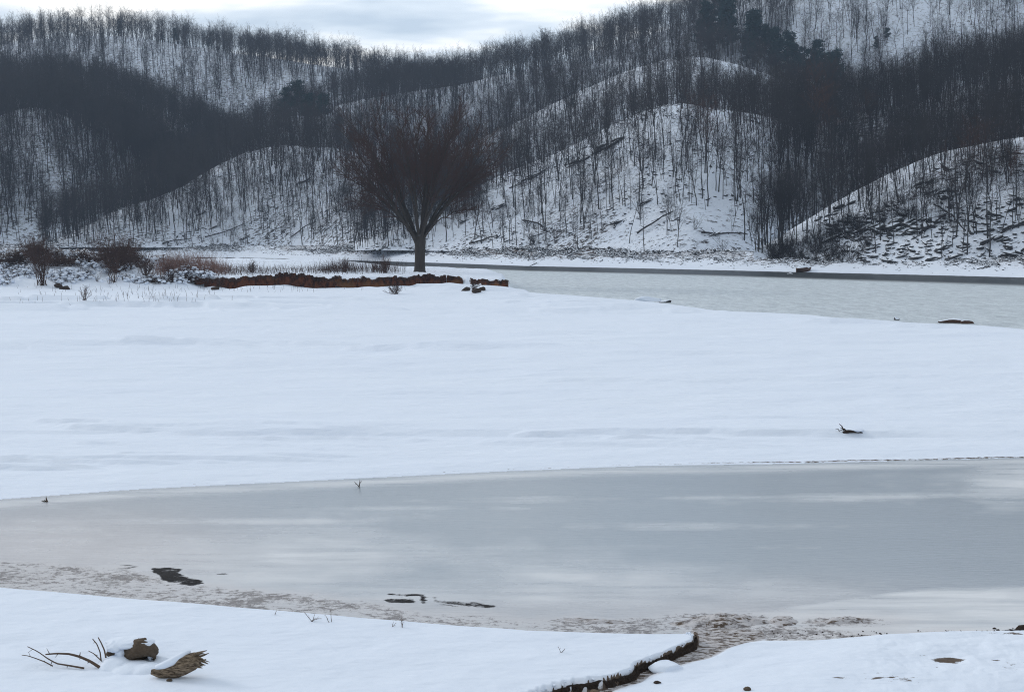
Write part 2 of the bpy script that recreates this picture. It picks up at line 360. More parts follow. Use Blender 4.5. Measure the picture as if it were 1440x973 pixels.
# island top height
def isl_top(q): return np.interp(q, np.array([-.6, -.37, -.30, -.25, -.215, -.15, -.05, 0]), np.array([3.2, 3.1, 3.0, 2.3, 1.55, 1.5, 1.45, 1.35]))
def creek():
    L = np.array([(975, 889), (975, 896), (973, 905), (930, 925), (893, 938), (887, 948), (858, 957), (800, 966), (766, 975), (690, 1000), (560, 1060)], float)
    R = np.array([(1090, 889), (1065, 896), (1030, 907), (1000, 920), (962, 932), (925, 945), (905, 955), (850, 974), (780, 1000), (640, 1060)], float)
    f = []
    for a in (L, R):
        X, Y, _ = at_z(a[:, 0], a[:, 1], .08); o = np.argsort(Y); f.append((Y[o], X[o]))
    return f
(CLy, CLx), (CRy, CRx) = creek()
def gz(X, Y, detail=True):
    X = np.asarray(X, float); Y = np.maximum(np.asarray(Y, float), .5); q = X / Y
    yn, yp, ys, yf, yb = Yn(q), Yp(q), Ys(q), Yf(q), Yb(q)
    n1 = fbm(X * .08, Y * .08, 11, 4) - .5
    # near bank
    near = 0.145 + .06 * (fbm(X * .35, Y * .35, 5, 4) - .5) + np.clip(yn - Y, 0, 14) * .004
    dn = yn - Y; xrc = np.interp(Y, CRy, CRx)
    PXn = 720 + FPX * q
    near = near + .07 * (fbm(X * 2.2, Y * 1.6, 15, 4, .6) - .45) * ss(1120, 1280, PXn) * ss(0, 1, dn) + .012 * (fbm(X * 1.5, Y * 3, 16, 3) - .5)
    near = np.where(X > xrc - .3, np.maximum(near * (.12 + .88 * ss(0, 2.2, X - xrc)), .045), near)
    zn = -.12 + (near + .12) * ss(-.3, .5, dn)
    xl = np.interp(Y, CLy, CLx) + .06 * (fbm(X * 5, Y * 5, 21, 3) - .5); xr = np.interp(Y, CRy, CRx) + .2 * (vn(X * 2.2, Y * 2.2, 22) - .5)
    m = ss(-.01, .04, X - xl) * ss(.0, .13, xr - X)
    floor = .012 + .03 * (fbm(X * 2, Y * 2, 31, 3) - .5)
    zn = np.where(Y < yn + .3, zn * (1 - m) + floor * m, zn)
    # snowfield
    s = np.clip((Y - yp) / (ys - yp), 0, 1)
    zf_ = .38 * ss(0, .5, s) * (1 - ss(.86, 1.0, s)) + .26 * n1 * ss(0, .12, s) * (1 - ss(.7, 1, s))
    zf_ = -.1 + (zf_ + .1) * ss(-.4, .5, Y - yp)
    # low wind drifts across the field
    dr = fbm(X * .11 + Y * .05, Y * .30, 41, 4) - .5
    zf_ = zf_ + (.42 * np.maximum(dr - .03, 0) + .055 * (fbm(X * .30 + Y * .08, Y * .9, 45, 3) - .5)) * ss(0, 4, Y - yp) * (1 - ss(.8, .95, s))
    sas = fbm(X * .055 + Y * .03, Y * .45 + X * .025, 49, 5, .6); msk = ss(.45, .6, fbm(X * .03, Y * .06, 52, 2))
    zf_ = zf_ + (.10 * ss(.50, .56, sas) * (1 + np.clip(Y - 38, 0, 45) / 22) + .20 * ss(.50, .60, fbm(X * .05 + Y * .03, Y * .17, 58, 4)) * ss(45, 60, Y) * (1 - ss(.55, .75, s)) + .05 * ss(.60, .63, fbm(X * .09 + Y * .04, Y * .8 + X * .05, 57, 4))) * (.25 + msk) * ss(1, 5, Y - yp) * (1 - ss(.72, .9, s))
    # benches parallel to the pool edge
    dpe = Y - yp + 1.2 * (vn(X * .05, X * 0, 47) - .5)
    zf_ = zf_ + .022 * np.sin(dpe * 1.5 + 2 * vn(X * .08, Y * .1, 48)) * np.exp(-np.maximum(dpe, 0) / 7) * ss(0, 1, dpe)
    zf_ = np.where(Y > yp + .3, np.maximum(zf_, .05 * ss(.0, 1.5, Y - yp)), zf_)
    # island
    isle_x = 1 - ss(-.0075, -.001, q)
    left = 1 - ss(-.235, -.215, q)                       # left of the cut: soft mound
    step = ss(.25, .8, Y - yb) * (1 - left) + ss(-9, 5, Y - yb) * left
    back = 1 - ss(-10, 0, Y - ys)
    lump = (fbm(X * .75, Y * .35, 51, 5, .6) - .45) * (1.7 * left + .25)
    top = isl_top(q) + lump + .75 * ss(3, 35, Y - yb) * (1 - ss(-.13, -.08, q)) * ss(-.26, -.2, q)
    drift = np.maximum(fbm(X * .22, Y * .1, 61, 2) - .48, 0) * 2.4 * ss(-7, -.6, Y - yb) * ss(-.26, -.2, q) * (1 - ss(-.05, -.035, q))
    zi = zf_ * 1.0 + drift * (1 - step) * (1 - ss(-.003, .004, q)) * (Y > yb - 8)
    zi = zi + (top - zi) * step * isle_x
    # right of the island's tip a drift slopes to the lake
    zi = zi + .22 * np.exp(-((q - .013) / .008) ** 2) * np.exp(-((Y - 134) / 4.5) ** 2)
    isl_or = np.where(Y > ys, -.5, zi * back + (-.3) * (1 - back))
    zmid = np.where(s < 1, isl_or, -1.3)
    # far shore
    fs = Y - yf
    shelf = 3.0 + .5 * (fbm(X * .03, Y * .03, 71, 3) - .5)
    prof = .10 * ss(-1, 1, fs) + (shelf - .6) * np.clip(fs / 15, 0, 1) ** .9 + .28 * ss(14.2, 15.6, fs + 6.0 * (fbm(X * .10, X * 0, 73, 4) - .5))
    rough = (fbm(X * .45, Y * .25, 75, 5) - .5) * .9 * ss(2, 9, fs)
    zfar = prof + rough
    z = np.where(Y < yn + .3, zn, -.12)
    z = np.where(Y > yp - .4, zmid, z)
    z = np.where(Y > ys, np.where(fs < -1, -1.3 + 1.3 * ss(-12, -1, fs), zfar), z)
    # mud bars by the creek mouth
    PX, PY = to_px(X, Y, np.zeros_like(Y))
    bar = lambda cx, cy, rx, ry, tl=0: np.exp(-(((PX - cx) / rx) ** 2 + ((PY - cy - tl * (PX - cx)) / ry) ** 2) ** 1.5)
    bars = np.maximum.reduce([bar(1010, 874, 105, 12), bar(1105, 873, 30, 9) * 1.15, bar(1180, 873, 62, 6, -.03), bar(830, 872, 120, 6, .05) * .7])
    z = np.where((Y < yp - .4) & (Y > yn - 2), np.maximum(z, -.12 + .165 * bars * (.30 + 1.4 * fbm(X * 1.6, Y * 3.5, 91, 5, .6))), z)
    return z
def hit(px, py, y0=100., y1=200.):
    px = np.atleast_1d(np.asarray(px, float)); py = np.atleast_1d(np.asarray(py, float)); Yq = np.linspace(y0, y1, 260)
    dx, dy, dz = ray(px, py); X = (dx / dy)[:, None] * Yq; Z = CAMZ + (dz / dy)[:, None] * Yq; G = gz(X, np.broadcast_to(Yq, X.shape))
    b = G >= Z; i = np.where(b.any(1), b.argmax(1), int(len(Yq) * .55)); k = np.arange(len(px)); return X[k, i], Yq[i], G[k, i]
def poly_d(PX, PY, pts):
    p = np.array(pts, float); ins = np.zeros(np.shape(PX), bool)
    for i in range(len(p)):
        x1, y1 = p[i]; x2, y2 = p[i - 1]
        c = ((y1 > PY) != (y2 > PY)) & (PX < (x2 - x1) * (PY - y1) / (y2 - y1 + 1e-9) + x1); ins ^= c
    return ins

rows = np.concatenate([np.linspace(1120, 980, 40)[:-1], np.linspace(980, 640, 330)[:-1], np.linspace(640, 440, 190)[:-1], np.linspace(440, 392, 110)[:-1]])
Yr = 11000 / (rows - 330)
Yr = np.concatenate([np.array([2., 5, 9]), Yr, np.linspace(Yr[-1], 170, 70)[1:], np.linspace(170, 400, 170)[1:], np.array([430, 480, 560, 700, 900, 1200, 1500.])])
cols = np.concatenate([np.linspace(-1.0, -.42, 24)[:-1], np.linspace(-.42, .42, 900), np.linspace(.42, 1.0, 24)[1:]])
GY, GQ = np.meshgrid(Yr, cols, indexing='ij'); GX = GQ * GY
GZ = gz(GX, GY)
PX, PY = to_px(GX, GY, np.maximum(GZ, 0))
mud = np.zeros_like(GX); speck = np.zeros_like(GX)
xl = np.interp(GY, CLy, CLx); xr = np.interp(GY, CRy, CRx)
yn = Yn(GQ); yp = Yp(GQ)
ch = ss(-.02, .05, GX - xl) * ss(-.02, .14, xr - GX) * (GY < yn + .4)
mud = np.maximum(mud, ch)
mud = np.maximum(mud, ((GY > yn - .12 + .25 * vn(GX * .8, GY * 0, 3)) & (GY < yp - .5)).astype(float))
speck = np.maximum(speck, .46 * ((GY > yn - .1) & (GY < yp - .5)))
speck = np.maximum(speck, .50 * ch); speck = np.where((GY < yn + .1) & (GX > xl + .005) & (GX < xl + .07), .95, speck)
def blob(cx, cy, rx, ry, a):
    return a * np.exp(-(((PX - cx) / rx) ** 2 + ((PY - cy) / ry) ** 2))
near = GY < yn
for bx_ in [(1332, 928, 36, 6, .78), (1315, 937, 20, 4, .5), (1400, 928, 30, 3, .5), (1295, 921, 30, 2, .52), (1240, 953, 45, 3.5, .60), (1185, 952, 26, 4, .58), (1270, 955, 60, 9, .48), (1420, 935, 60, 20, .42), (1230, 945, 60, 12, .42), (1440, 890, 120, 6, .5), (1110, 892, 90, 5, .46)]:
    speck = np.where(near | (PY > 860), np.maximum(speck, blob(*bx_)), speck)
# thin dirty line at the foot of the snowfield
fl = np.exp(-((GY - yp - .50 - .5 * (fbm(GX * .25, GX * 0, 8, 4) - .5)) / .16) ** 2)
speck = np.maximum(speck, fl * np.interp(PX, [0, 350, 900, 1150, 1440], [.30, .40, .46, .62, .62]))
mud = np.maximum(mud, .55 * (1 - ss(-.5, .25, GY - yp)) * (GY > yp - 1.5))
# left mound shows brush and leaf litter, the far beach shows rubble
fs = GY - Yf(GQ)
speck = np.maximum(speck, np.where(fs > 0, .30 + .20 * ss(4, 12, fs) * (fbm(GX * .06, GY * .06, 4, 2) > .45), 0))
lm = (1 - ss(-.25, -.20, GQ)) * ss(-7, 4, GY - Yb(GQ)) * (GY < Ys(GQ))
speck = np.maximum(speck, lm * (.36 + .26 * fbm(GX * .3, GY * .15, 6, 3)))
il = ss(0, 2, GY - Yb(GQ)) * (GY < Ys(GQ)) * (GQ < -.03); speck = np.maximum(speck, il * .40)
V = np.stack([GX, GY, GZ], -1).reshape(-1, 3)
lit = np.where(fs > 0, .34 + .13 * ss(2, 12, fs) + .08 * ss(.42, .6, fbm(GX * .05, GY * .05, 4, 2)) * ss(1, 6, fs), 0)
lit = np.maximum(lit, lm * (.40 + .20 * fbm(GX * .25, GY * .12, 6, 3) * ss(-6, 0, GY - Yb(GQ)))); lit = np.maximum(lit, il * .41)
g = mesh_np('ground', V, grid_faces(len(Yr), len(cols)), MT['ground'], dict(mud=mud, speck=speck, litter=lit)); tag(g, kind='structure')

# lake surface (z = 0) between the snowfield and the far shore
LR, LC = 130, 260
lq = np.linspace(-1.0, 1.0, LC); lv = np.linspace(0, 1, LR)
Q, Vv = np.meshgrid(lq, lv); Y0 = Ys(Q) - 9; Y0 = np.where(Q < 0, Y0 - 8, Y0 - 4); Y1 = Yf(Q) + 1.5; YY = Y0 + (Y1 - Y0) * Vv; XX = Q * YY
calm_hill_refl = ss(.0, 1, (YY - (Yf(Q) - np.interp(Q, [-.35, -.1, 0, .2, .36], [60, 50, 42, 43, 44]) * (.75 + .4 * fbm(XX * .02, XX * 0, 77, 3)))) / 16.)  # band along the far shore where the hill reflection is painted dark
calm_hill_refl = ss(0, 1, calm_hill_refl)
o = mesh_np('lake_water', np.stack([XX, YY, 0 * XX], -1).reshape(-1, 3), grid_faces(LR, LC), MT['lake'], dict(calm_hill_refl=calm_hill_refl)); tag(o, kind='structure')

# pool ice
ir = np.linspace(945, 636, 262); iy = 11000 / (ir - 330); iq = np.concatenate([np.linspace(-.8, -.4, 12)[:-1], np.linspace(-.4, .4, 720), np.linspace(.4, .8, 12)[1:]])
IY, IQ = np.meshgrid(iy, iq, indexing='ij'); IX = IQ * IY; PX, PY = to_px(IX, IY, 0 * IX)
def bl(cx, cy, rx, ry, a, tl=0): return a * np.exp(-(((PX - cx) / rx) ** 2 + ((PY - cy - tl * (PX - cx)) / ry) ** 2))
wob = (fbm(PX * .012, PY * .05, 3, 4) - .5)
frost_glint = np.maximum.reduce([bl(330, 733, 190, 5, .9, .0), bl(370, 790, 240, 42, 1.0), bl(810, 822, 150, 30, 1.1), bl(620, 835, 260, 16, .6), bl(1000, 700, 260, 3.5, .5, -.01), bl(1300, 697, 220, 5, .7, -.03), bl(1430, 675, 120, 26, .9),  # two broad near-shore patches paint sky glints as pale ice; thin streaks are frost
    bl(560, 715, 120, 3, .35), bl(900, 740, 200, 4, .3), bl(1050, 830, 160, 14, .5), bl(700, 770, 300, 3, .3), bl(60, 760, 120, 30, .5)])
yline = np.interp(PX, [950, 1050, 1140, 1250, 1330, 1440, 1600], [880, 862, 850, 834, 826, 824, 824])
frost_glint = np.maximum(frost_glint, ss(-4, 5, PY - yline) * (PX > 950) * np.interp(PX, [950, 1100], [0, 1.35]))
frost_glint = np.clip(frost_glint * .8 + .9 * wob * (frost_glint > .03), 0, 1)
warm = np.clip(bl(40, 770, 330, 70, 1.0) + bl(620, 700, 300, 60, .0) + bl(1100, 835, 260, 30, .35) + bl(700, 855, 400, 20, .5), 0, 1)
yu = np.interp(PX, [-200, 0, 150, 300, 450, 600, 740, 850, 930, 1100, 1200, 1440], [760, 780, 792, 820, 834, 850, 859, 862, 862, 868, 880, 886])
mudI = ss(-5, 12, PY - yu + 14 * wob) * .92
mudI = np.maximum.reduce([mudI, bl(1010, 874, 150, 20, 1.1), bl(1180, 874, 110, 12, 1.0)]); mudI = np.maximum(mudI, bl(172, 800, 32, 12, .95)); mudI = np.maximum(mudI, bl(60, 800, 80, 30, .5))
mudI = np.maximum(mudI, .35 * (1 - ss(200, 420, PX)) * ss(700, 790, PY))
yps = np.interp(PX, [-400, 0, 200, 400, 500, 700, 900, 1100, 1250, 1440, 1800], [720, 706, 691, 681, 676, 666, 658, 655, 651, 646, 640])
edge = np.exp(-((PY - yps - 3) / 5.0) ** 2); frost_glint = np.maximum(frost_glint, .8 * edge)
op = np.zeros_like(PX)
mudI = mudI * (.72 + .56 * fbm(PX * .02, PY * .08, 19, 3))
for pts in [[(208, 798), (235, 797), (264, 799), (252, 805), (262, 810), (285, 815), (291, 821), (270, 824), (238, 820), (228, 815), (216, 806)],
            [(540, 833), (565, 833), (590, 834), (592, 838), (575, 839), (545, 838)], [(538, 841), (584, 841), (586, 848), (560, 849), (540, 846)], [(590, 836), (600, 836), (601, 850), (590, 850)], [(604, 839), (620, 839), (620, 842), (604, 842)],
            [(610, 843), (660, 845), (705, 851), (690, 855), (640, 853), (606, 850)], [(300, 806), (318, 805), (333, 807), (318, 809), (304, 809)], [(165, 793), (192, 793), (200, 800), (182, 812), (160, 806)]]:
    k = poly_d(PX, PY, pts)
    op = np.maximum(op, k * (.75 if pts[0][0] != 165 else .42))
for pts, v in [([(610, 843), (660, 845), (705, 851), (690, 855), (640, 853), (606, 850)], .62)]:
    k = poly_d(PX, PY, pts); op = np.where(k & (PX > 606), v, op)
op2 = op.copy()
for _ in range(5):
    op = op2.copy(); op2[1:-1, 1:-1] = (op[1:-1, 1:-1] * 2 + op[:-2, 1:-1] + op[2:, 1:-1] + op[1:-1, :-2] * 2 + op[1:-1, 2:] * 2) / 8
op = op2.copy()
op2[1:-1, 1:-1] = (op[1:-1, 1:-1] * 2 + op[:-2, 1:-1] + op[2:, 1:-1] + op[1:-1, :-2] + op[1:-1, 2:]) / 6
IZ = 0 * IX
o = mesh_np('pool_ice', np.stack([IX, IY, IZ], -1).reshape(-1, 3), grid_faces(len(iy), len(iq)), MT['ice'], dict(frost_glint=frost_glint, mud=mudI, open=op2, warm=warm)); tag(o, kind='structure')

# ------------------------------------------------------------------ hills
def lit_default(u, v): return 0 * u + .3
class Hill:
    """a ridge: crest given as (pixel x, pixel y, crest distance, foot distance, back distance)"""
    def __init__(s, name, pts, z0=2.2, nc=220, nf=60, gul=1.0, seed=0, litter=.42, pw=.85):
        a = np.array(pts, float); s.a = a; s.z0 = z0; s.seed = seed; s.gul = gul; s.litter = litter; s.name = name; s.pw = pw
        s.x0, s.x1 = a[0, 0], a[-1, 0]
        X, Y, Z = at_y(a[:, 0], a[:, 1], a[:, 2]); s.q = (a[:, 0] - 720) / FPX; s.zr = Z; s.yr = a[:, 2]; s.yf = a[:, 3]
        U, Vv = np.meshgrid(np.linspace(s.x0, s.x1, nc), np.concatenate([np.linspace(0, 1.2, nf), np.linspace(1.25, 2.0, 12)]))
        P = s.pt(U, Vv)
        li = litter(P[0], P[1], P[2], U, Vv) if callable(litter) else litter + 0 * U
        mesh = mesh_np(name, np.stack(P, -1).reshape(-1, 3), grid_faces(U.shape[0], U.shape[1]), MT['hill'], dict(litter=li)); tag(mesh, kind='structure')
    def pt(s, u, v):
        q = (u - 720) / FPX; p = s.a
        from_ = lambda c: np.interp(u, p[:, 0], c)
        # smooth the crest a little
        def sm(c): return (from_(c) * 2 + np.interp(u - 12, p[:, 0], c) + np.interp(u + 12, p[:, 0], c) + np.interp(u - 24, p[:, 0], c) + np.interp(u + 24, p[:, 0], c)) / 6
        yr, yf, zr = sm(s.yr), sm(s.yf), np.maximum(sm(s.zr), s.z0 - 1)
        Y = np.where(v <= 1, yf + (yr - yf) * v, yr + (yr - yf) * (v - 1) * 1.1)
        vv = np.clip(v, 0, 1)
        prof = np.where(v <= 1, np.sin(vv * PI / 2) ** s.pw, np.cos(np.clip(v - 1, 0, 1) * PI / 2) ** 1.1)
        X = q * Y
        amp = np.minimum((zr - s.z0) * .16, 7) * s.gul
        n = (fbm(X * .035, Y * .018, s.seed, 4) - .5) * amp * np.sin(np.clip(v, 0, 1) * PI) ** .7 + (fbm(X * .2, Y * .2, s.seed + 5, 3) - .5) * .8 * np.sin(np.clip(v, 0, 1) * PI) ** .5
        n = n + (fbm(X * .06, Y * .06, s.seed + 9, 3) - .5) * 1.4 * ss(.6, 1, v)
        Z = s.z0 + (zr - s.z0) * prof + n
        return X, Y, Z
patch = lambda X, Y, f, seed: fbm(X * f, Y * f, seed, 3)
L_E = lambda X, Y, Z, u, v: .42 + .10 * ss(.42, .62, patch(X, Y, .07, 3)) * (1 - ss(.4, .8, v)) - .08 * ss(.6, .95, v)
L_D = lambda X, Y, Z, u, v: .36 + .07 * ss(.45, .6, patch(X, Y, .04, 5)) + .07 * ss(.25, 0, v) + .07 * ss(1080, 1180, u)
hA = Hill('far_ridge_hill', [(-350, 80, 740, 560), (0, 68, 730, 540), (70, 60, 720, 540), (130, 54, 720, 540), (200, 56, 720, 540), (260, 66, 715, 540), (300, 72, 710, 540), (400, 86, 700, 530), (500, 102, 700, 520), (570, 116, 700, 520), (650, 132, 700, 520), (760, 165, 700, 520)], seed=100, litter=.46)
hB = Hill('main_ridge_hill', [(40, 335, 470, 430), (80, 318, 480, 430), (200, 262, 500, 430), (300, 222, 520, 440), (400, 180, 540, 440), (500, 140, 560, 440), (560, 134, 580, 450), (620, 126, 600, 460), (700, 112, 600, 460), (760, 98, 600, 455), (820, 80, 600, 455), (880, 60, 600, 460), (960, 42, 600, 462), (1040, 14, 600, 462), (1100, -15, 600, 460), (1300, -70, 600, 450), (1440, -110, 600, 440), (1800, -140, 600, 440)], seed=200, litter=.42)
hG = Hill('left_spur_hill', [(-350, 250, 520, 400), (-100, 205, 520, 405), (0, 171, 520, 408), (50, 152, 520, 408), (90, 160, 515, 408), (140, 186, 510, 408), (200, 213, 500, 408), (280, 270, 480, 408), (360, 330, 460, 410)], seed=300, litter=.46)
hG2 = Hill('left_back_spur_hill', [(-350, 160, 580, 450), (0, 140, 580, 460), (80, 128, 580, 460), (160, 145, 575, 460), (260, 180, 560, 460), (360, 235, 550, 460), (460, 300, 540, 460)], seed=320, litter=.5)
hC = Hill('upper_spur_hill', [(480, 335, 400, 340), (560, 270, 420, 345), (640, 215, 430, 345), (700, 184, 440, 345), (800, 137, 450, 345), (870, 106, 455, 340), (915, 90, 455, 335), (960, 84, 455, 330), (1010, 86, 455, 330), (1070, 103, 455, 350), (1150, 140, 450, 360), (1250, 175, 440, 365), (1400, 230, 430, 365)], seed=400, litter=.45)
hF = Hill('left_middle_spur_hill', [(60, 342, 375, 360), (100, 332, 385, 362), (150, 302, 400, 362), (185, 287, 410, 362), (215, 284, 412, 362), (300, 241, 425, 362), (350, 217, 430, 358), (395, 206, 430, 352), (440, 208, 430, 342), (500, 216, 420, 325), (560, 235, 400, 310), (620, 275, 370, 300), (680, 330, 340, 295)], seed=500, litter=lambda X, Y, Z, u, v: .37 + .07 * ss(.42, .6, patch(X, Y, .05, 9)) + .05 * ss(.3, 0, v))
hD = Hill('central_spur_hill', [(500, 345, 320, 300), (560, 312, 325, 297), (600, 290, 328, 292), (700, 249, 335, 276), (800, 207, 340, 262), (880, 172, 342, 252), (930, 154, 342, 246), (975, 150, 340, 242), (1060, 160, 342, 246), (1100, 168, 345, 256), (1140, 173, 348, 266), (1200, 166, 352, 272), (1290, 146, 355, 274), (1400, 116, 355, 274), (1440, 106, 355, 274), (1800, 60, 350, 272)], seed=600, litter=L_D)
hE = Hill('rocky_right_hill', [(1060, 352, 225, 226), (1085, 340, 230, 224), (1150, 301, 238, 216), (1200, 271, 244, 210), (1260, 241, 248, 206), (1320, 216, 250, 202), (1380, 201, 250, 199), (1440, 191, 250, 196), (1600, 170, 250, 188), (1800, 160, 240, 180)], seed=700, z0=.8, gul=1.3, litter=L_E, pw=.8)

# ------------------------------------------------------------------ trees
def hill_tree(seed, H=14, lean=0.0, fork=False, spread=1.0, twig=1.0, r=.15, low=.35):
    g = np.random.default_rng(seed)
    K = 8; z = np.linspace(0, 1, K)
    wob = np.cumsum(g.normal(size=(K, 2)) * .019 * H, 0) * z[:, None] ** .5; wob -= wob[0]
    P = np.stack([wob[:, 0] + lean * H * z ** 1.2, wob[:, 1], H * z - .8 * (z == 0)], 1)[None]; R = (r * (1 - z * .85))[None]
    T = Tubes(); C = Tubes()
    T.add(P, R * .85, 6)
    mains = [(P, R)]
    if fork:
        a, b_ = kids(P, R, 2, .25, .45, (12, 24), (.6, .7, 1), .10, 7, .75, g, .05, lpow=0); T.add(a, b_, 5); mains.append((a, b_))
    for P0, R0 in mains:
        nn = 16 if P0 is P else 8
        a1, r1 = kids(P0, R0, nn, low if P0 is P else .2, .97, (24, 62), (.20 * spread, .42 * spread, 1), .05, 6, .45, g, .17, rmin=.018, lpow=.32)
        C.add(a1, r1, 3)
        a2, r2 = kids(a1, r1, 5, .2, .98, (22, 50), (.4, .7, 1), .06, 4, .55, g, .16, rmin=.012)
        C.add(a2, r2, 3)
        a3, r3 = kids(a2, r2, int(5 * twig), .15, .98, (20, 50), (.45, .85, 1), .04, 3, .6, g, .16, rmin=.008)
        C.add(a3, r3, 3)
        a4, r4 = kids(np.concatenate([P0]), np.concatenate([R0]), 14, .86, 1.0, (12, 60), (.5, 1.1, 0), .04, 3, .5, g, .12, rmin=.012, lpow=0); C.add(a4, r4, 3)
    return T, C
SPECS = [dict(H=14, r=.16), dict(H=13, lean=.10, r=.13), dict(H=15, r=.17, low=.5), dict(H=12, lean=-.12, fork=True, r=.14), dict(H=14, fork=True, r=.17), dict(H=11, spread=1.3, r=.12), dict(H=16, r=.18, low=.55, spread=.8), dict(H=9, spread=1.2, r=.09, twig=1.2), dict(H=13, lean=.2, r=.12, low=.5), dict(H=12.5, lean=-.2, r=.13, low=.45)]
DESC = ['straight bare tree', 'right tilting bare tree', 'high crowned bare tree', 'left tilting forked tree', 'forked bare tree', 'spreading low bare tree', 'very tall slim tree', 'small bushy bare tree', 'steeply right leaning tree', 'steeply left leaning tree']
PROT = []; proto_col = bpy.data.collections.new('tree_kinds')
for i, sp in enumerate(SPECS):
    T, C = hill_tree(40 + i, **sp)
    t_ = T.build('trunk', MT['bark']); c_ = C.build('crown', MT['twig'])
    c2 = c_.data.copy(); c2.materials.clear(); c2.materials.append(MT['redtwig'])
    PROT.append((t_.data, c_.data, c2))
    # joined mesh used for the distant forest
    V = np.concatenate(T.V + C.V); F = [np.concatenate(T.F + [f + T.n for f in C.F])]
    me = mesh_np('forest_tree_%s' % 'abcdefghij'[i], V, F, MT['twig']); COL.objects.unlink(me); proto_col.objects.link(me)
    for q_ in (t_, c_): bpy.data.objects.remove(q_)

trees = []          # X, Y, Z, scale, rot, kind, hill
def plant(hill, n, dens, zmin=None, smin=.75, smax=1.15, kinds=None, umin=None, umax=None, vmax=1.12, seed=1, vmin=0.0):
    g = np.random.default_rng(seed)
    u = g.uniform(max(hill.x0, -260) if umin is None else umin, min(hill.x1, 1700) if umax is None else umax, n); v = g.uniform(vmin, vmax, n)
    X, Y, Z = hill.pt(u, v)
    X = X + 0; keep = g.uniform(size=n) < dens(u, v, X, Y)
    keep &= Z > 2.4
    X, Y, Z, u, v = [a[keep] for a in (X, Y, Z, u, v)]
    k = g.integers(0, len(SPECS), len(X)) if kinds is None else g.choice(kinds, len(X))
    sc = g.uniform(smin, smax, len(X)); rz = g.uniform(-.5, .5, len(X))
    for i in range(len(X)): trees.append((X[i], Y[i], Z[i] - .15, sc[i], rz[i], int(k[i]), hill.name, u[i], v[i]))
cl = lambda X, Y, f, s: ss(.35, .62, fbm(X * f, Y * f, s, 3))
plant(hA, 7000, lambda u, v, X, Y: .40 + .5 * cl(X, Y, .02, 1) + .4 * (v > .93), smin=.62, smax=1.0, seed=1)
plant(hB, 8000, lambda u, v, X, Y: np.where(u > 1100, .50 + .30 * cl(X, Y, .02, 2), np.where(u > 560, .85, .62) + np.where(u > 560, .15, .38) * cl(X, Y, .03, 12)) * np.where((u > 1140) & (u < 1270) & (v > .45) & (v < .72), .35, 1), smin=.7, smax=1.0, seed=2)
plant(hG, 4600, lambda u, v, X, Y: .5 + .5 * cl(X, Y, .025, 3) - .15 * ((v > .85) & (u > -20) & (u < 110)), smin=.8, smax=1.1, seed=3)
plant(hG2, 2200, lambda u, v, X, Y: 1.0 + 0 * u, smin=.8, smax=1.1, seed=4, vmin=.4)
plant(hC, 3200, lambda u, v, X, Y: np.where(v > .5, .18, np.where(u < 930, .62, 1.0)), smin=.7, smax=1.0, seed=5)
plant(hF, 1700, lambda u, v, X, Y: np.interp(u, [60, 400, 470, 560, 700], [.7, .85, 1, 1, 1]) * np.where(v > .85, .6, 1), smin=.4, smax=.95, seed=6)
plant(hD, 2900, lambda u, v, X, Y: np.interp(u, [500, 600, 900, 1060, 1120, 1250, 1700], [.55, .50, .58, .62, .98, .98, .98]) * np.where((v > .8) & (u < 980), .5, 1), smin=.38, smax=.92, seed=7)
plant(hD, 800, lambda u, v, X, Y: np.interp(u, [1070, 1120, 1600], [.3, .95, .95]), smin=.6, smax=1.0, umin=1070, umax=1640, vmax=.9, seed=17)
plant(hE, 1150, lambda u, v, X, Y: np.interp(u, [1060, 1150, 1250, 1440], [.55, .32, .42, .6]) * np.where(v > .75, .55, 1), smin=.4, smax=.82, seed=8)
TR = np.array([t[:6] for t in trees], float); HN = [t[6] for t in trees]; UV = np.array([t[7:9] for t in trees])
tpx, tpy = to_px(TR[:, 0], TR[:, 1], TR[:, 2])
inview = (tpx > 0) & (tpx < 1440) & (tpy < 365) & (UV[:, 1] < 1.0)
Hh = np.array([s['H'] for s in SPECS])[TR[:, 5].astype(int)] * TR[:, 3] / TR[:, 1]
vis = inview & np.array([h in ('rocky_right_hill', 'central_spur_hill', 'left_middle_spur_hill') for h in HN])
order = np.argsort(-(Hh * vis)); near_i = order[:300]; nearset = set(near_i.tolist())
WHERE = {'rocky_right_hill': 'rocky right hill', 'central_spur_hill': 'central snowy hill', 'left_middle_spur_hill': 'left middle hill'}
def band(v): return 'at foot of' if v < .22 else 'low on' if v < .42 else 'halfway up' if v < .65 else 'high on' if v < .85 else 'topping'
def spot(u):
    for x1, s in ((130, 'above dark vine bush'), (230, 'above round thicket'), (330, 'above russet grass'), (480, 'left of tree crown'), (600, 'behind lone tree crown'), (720, 'right of lone tree'), (800, 'left of slanted ledges'), (900, 'under long slanted ledge'), (1000, 'below rounded summit'), (1080, 'left of ravine'), (1160, 'in dark ravine'), (1240, 'above brown boulders'), (1320, 'over black outcrops'), (1390, 'above bench log')):
        if u < x1: return s
    return 'near right edge'
used = {}
labs = []
for i in near_i:
    X, Y, Z, sc, rz, k = TR[i]; k = int(k); u = tpx[i]
    labs.append('%s %s the %s, %s' % (DESC[k], band(UV[i, 1]), WHERE[HN[i]], spot(u)))
from collections import Counter
cnt = Counter(labs); byl = {}
for j, i in enumerate(near_i): byl.setdefault(labs[j], []).append(i)
names_ord = ['leftmost', 'second', 'third', 'fourth', 'fifth', 'sixth', 'seventh', 'eighth', 'ninth']
final = {}
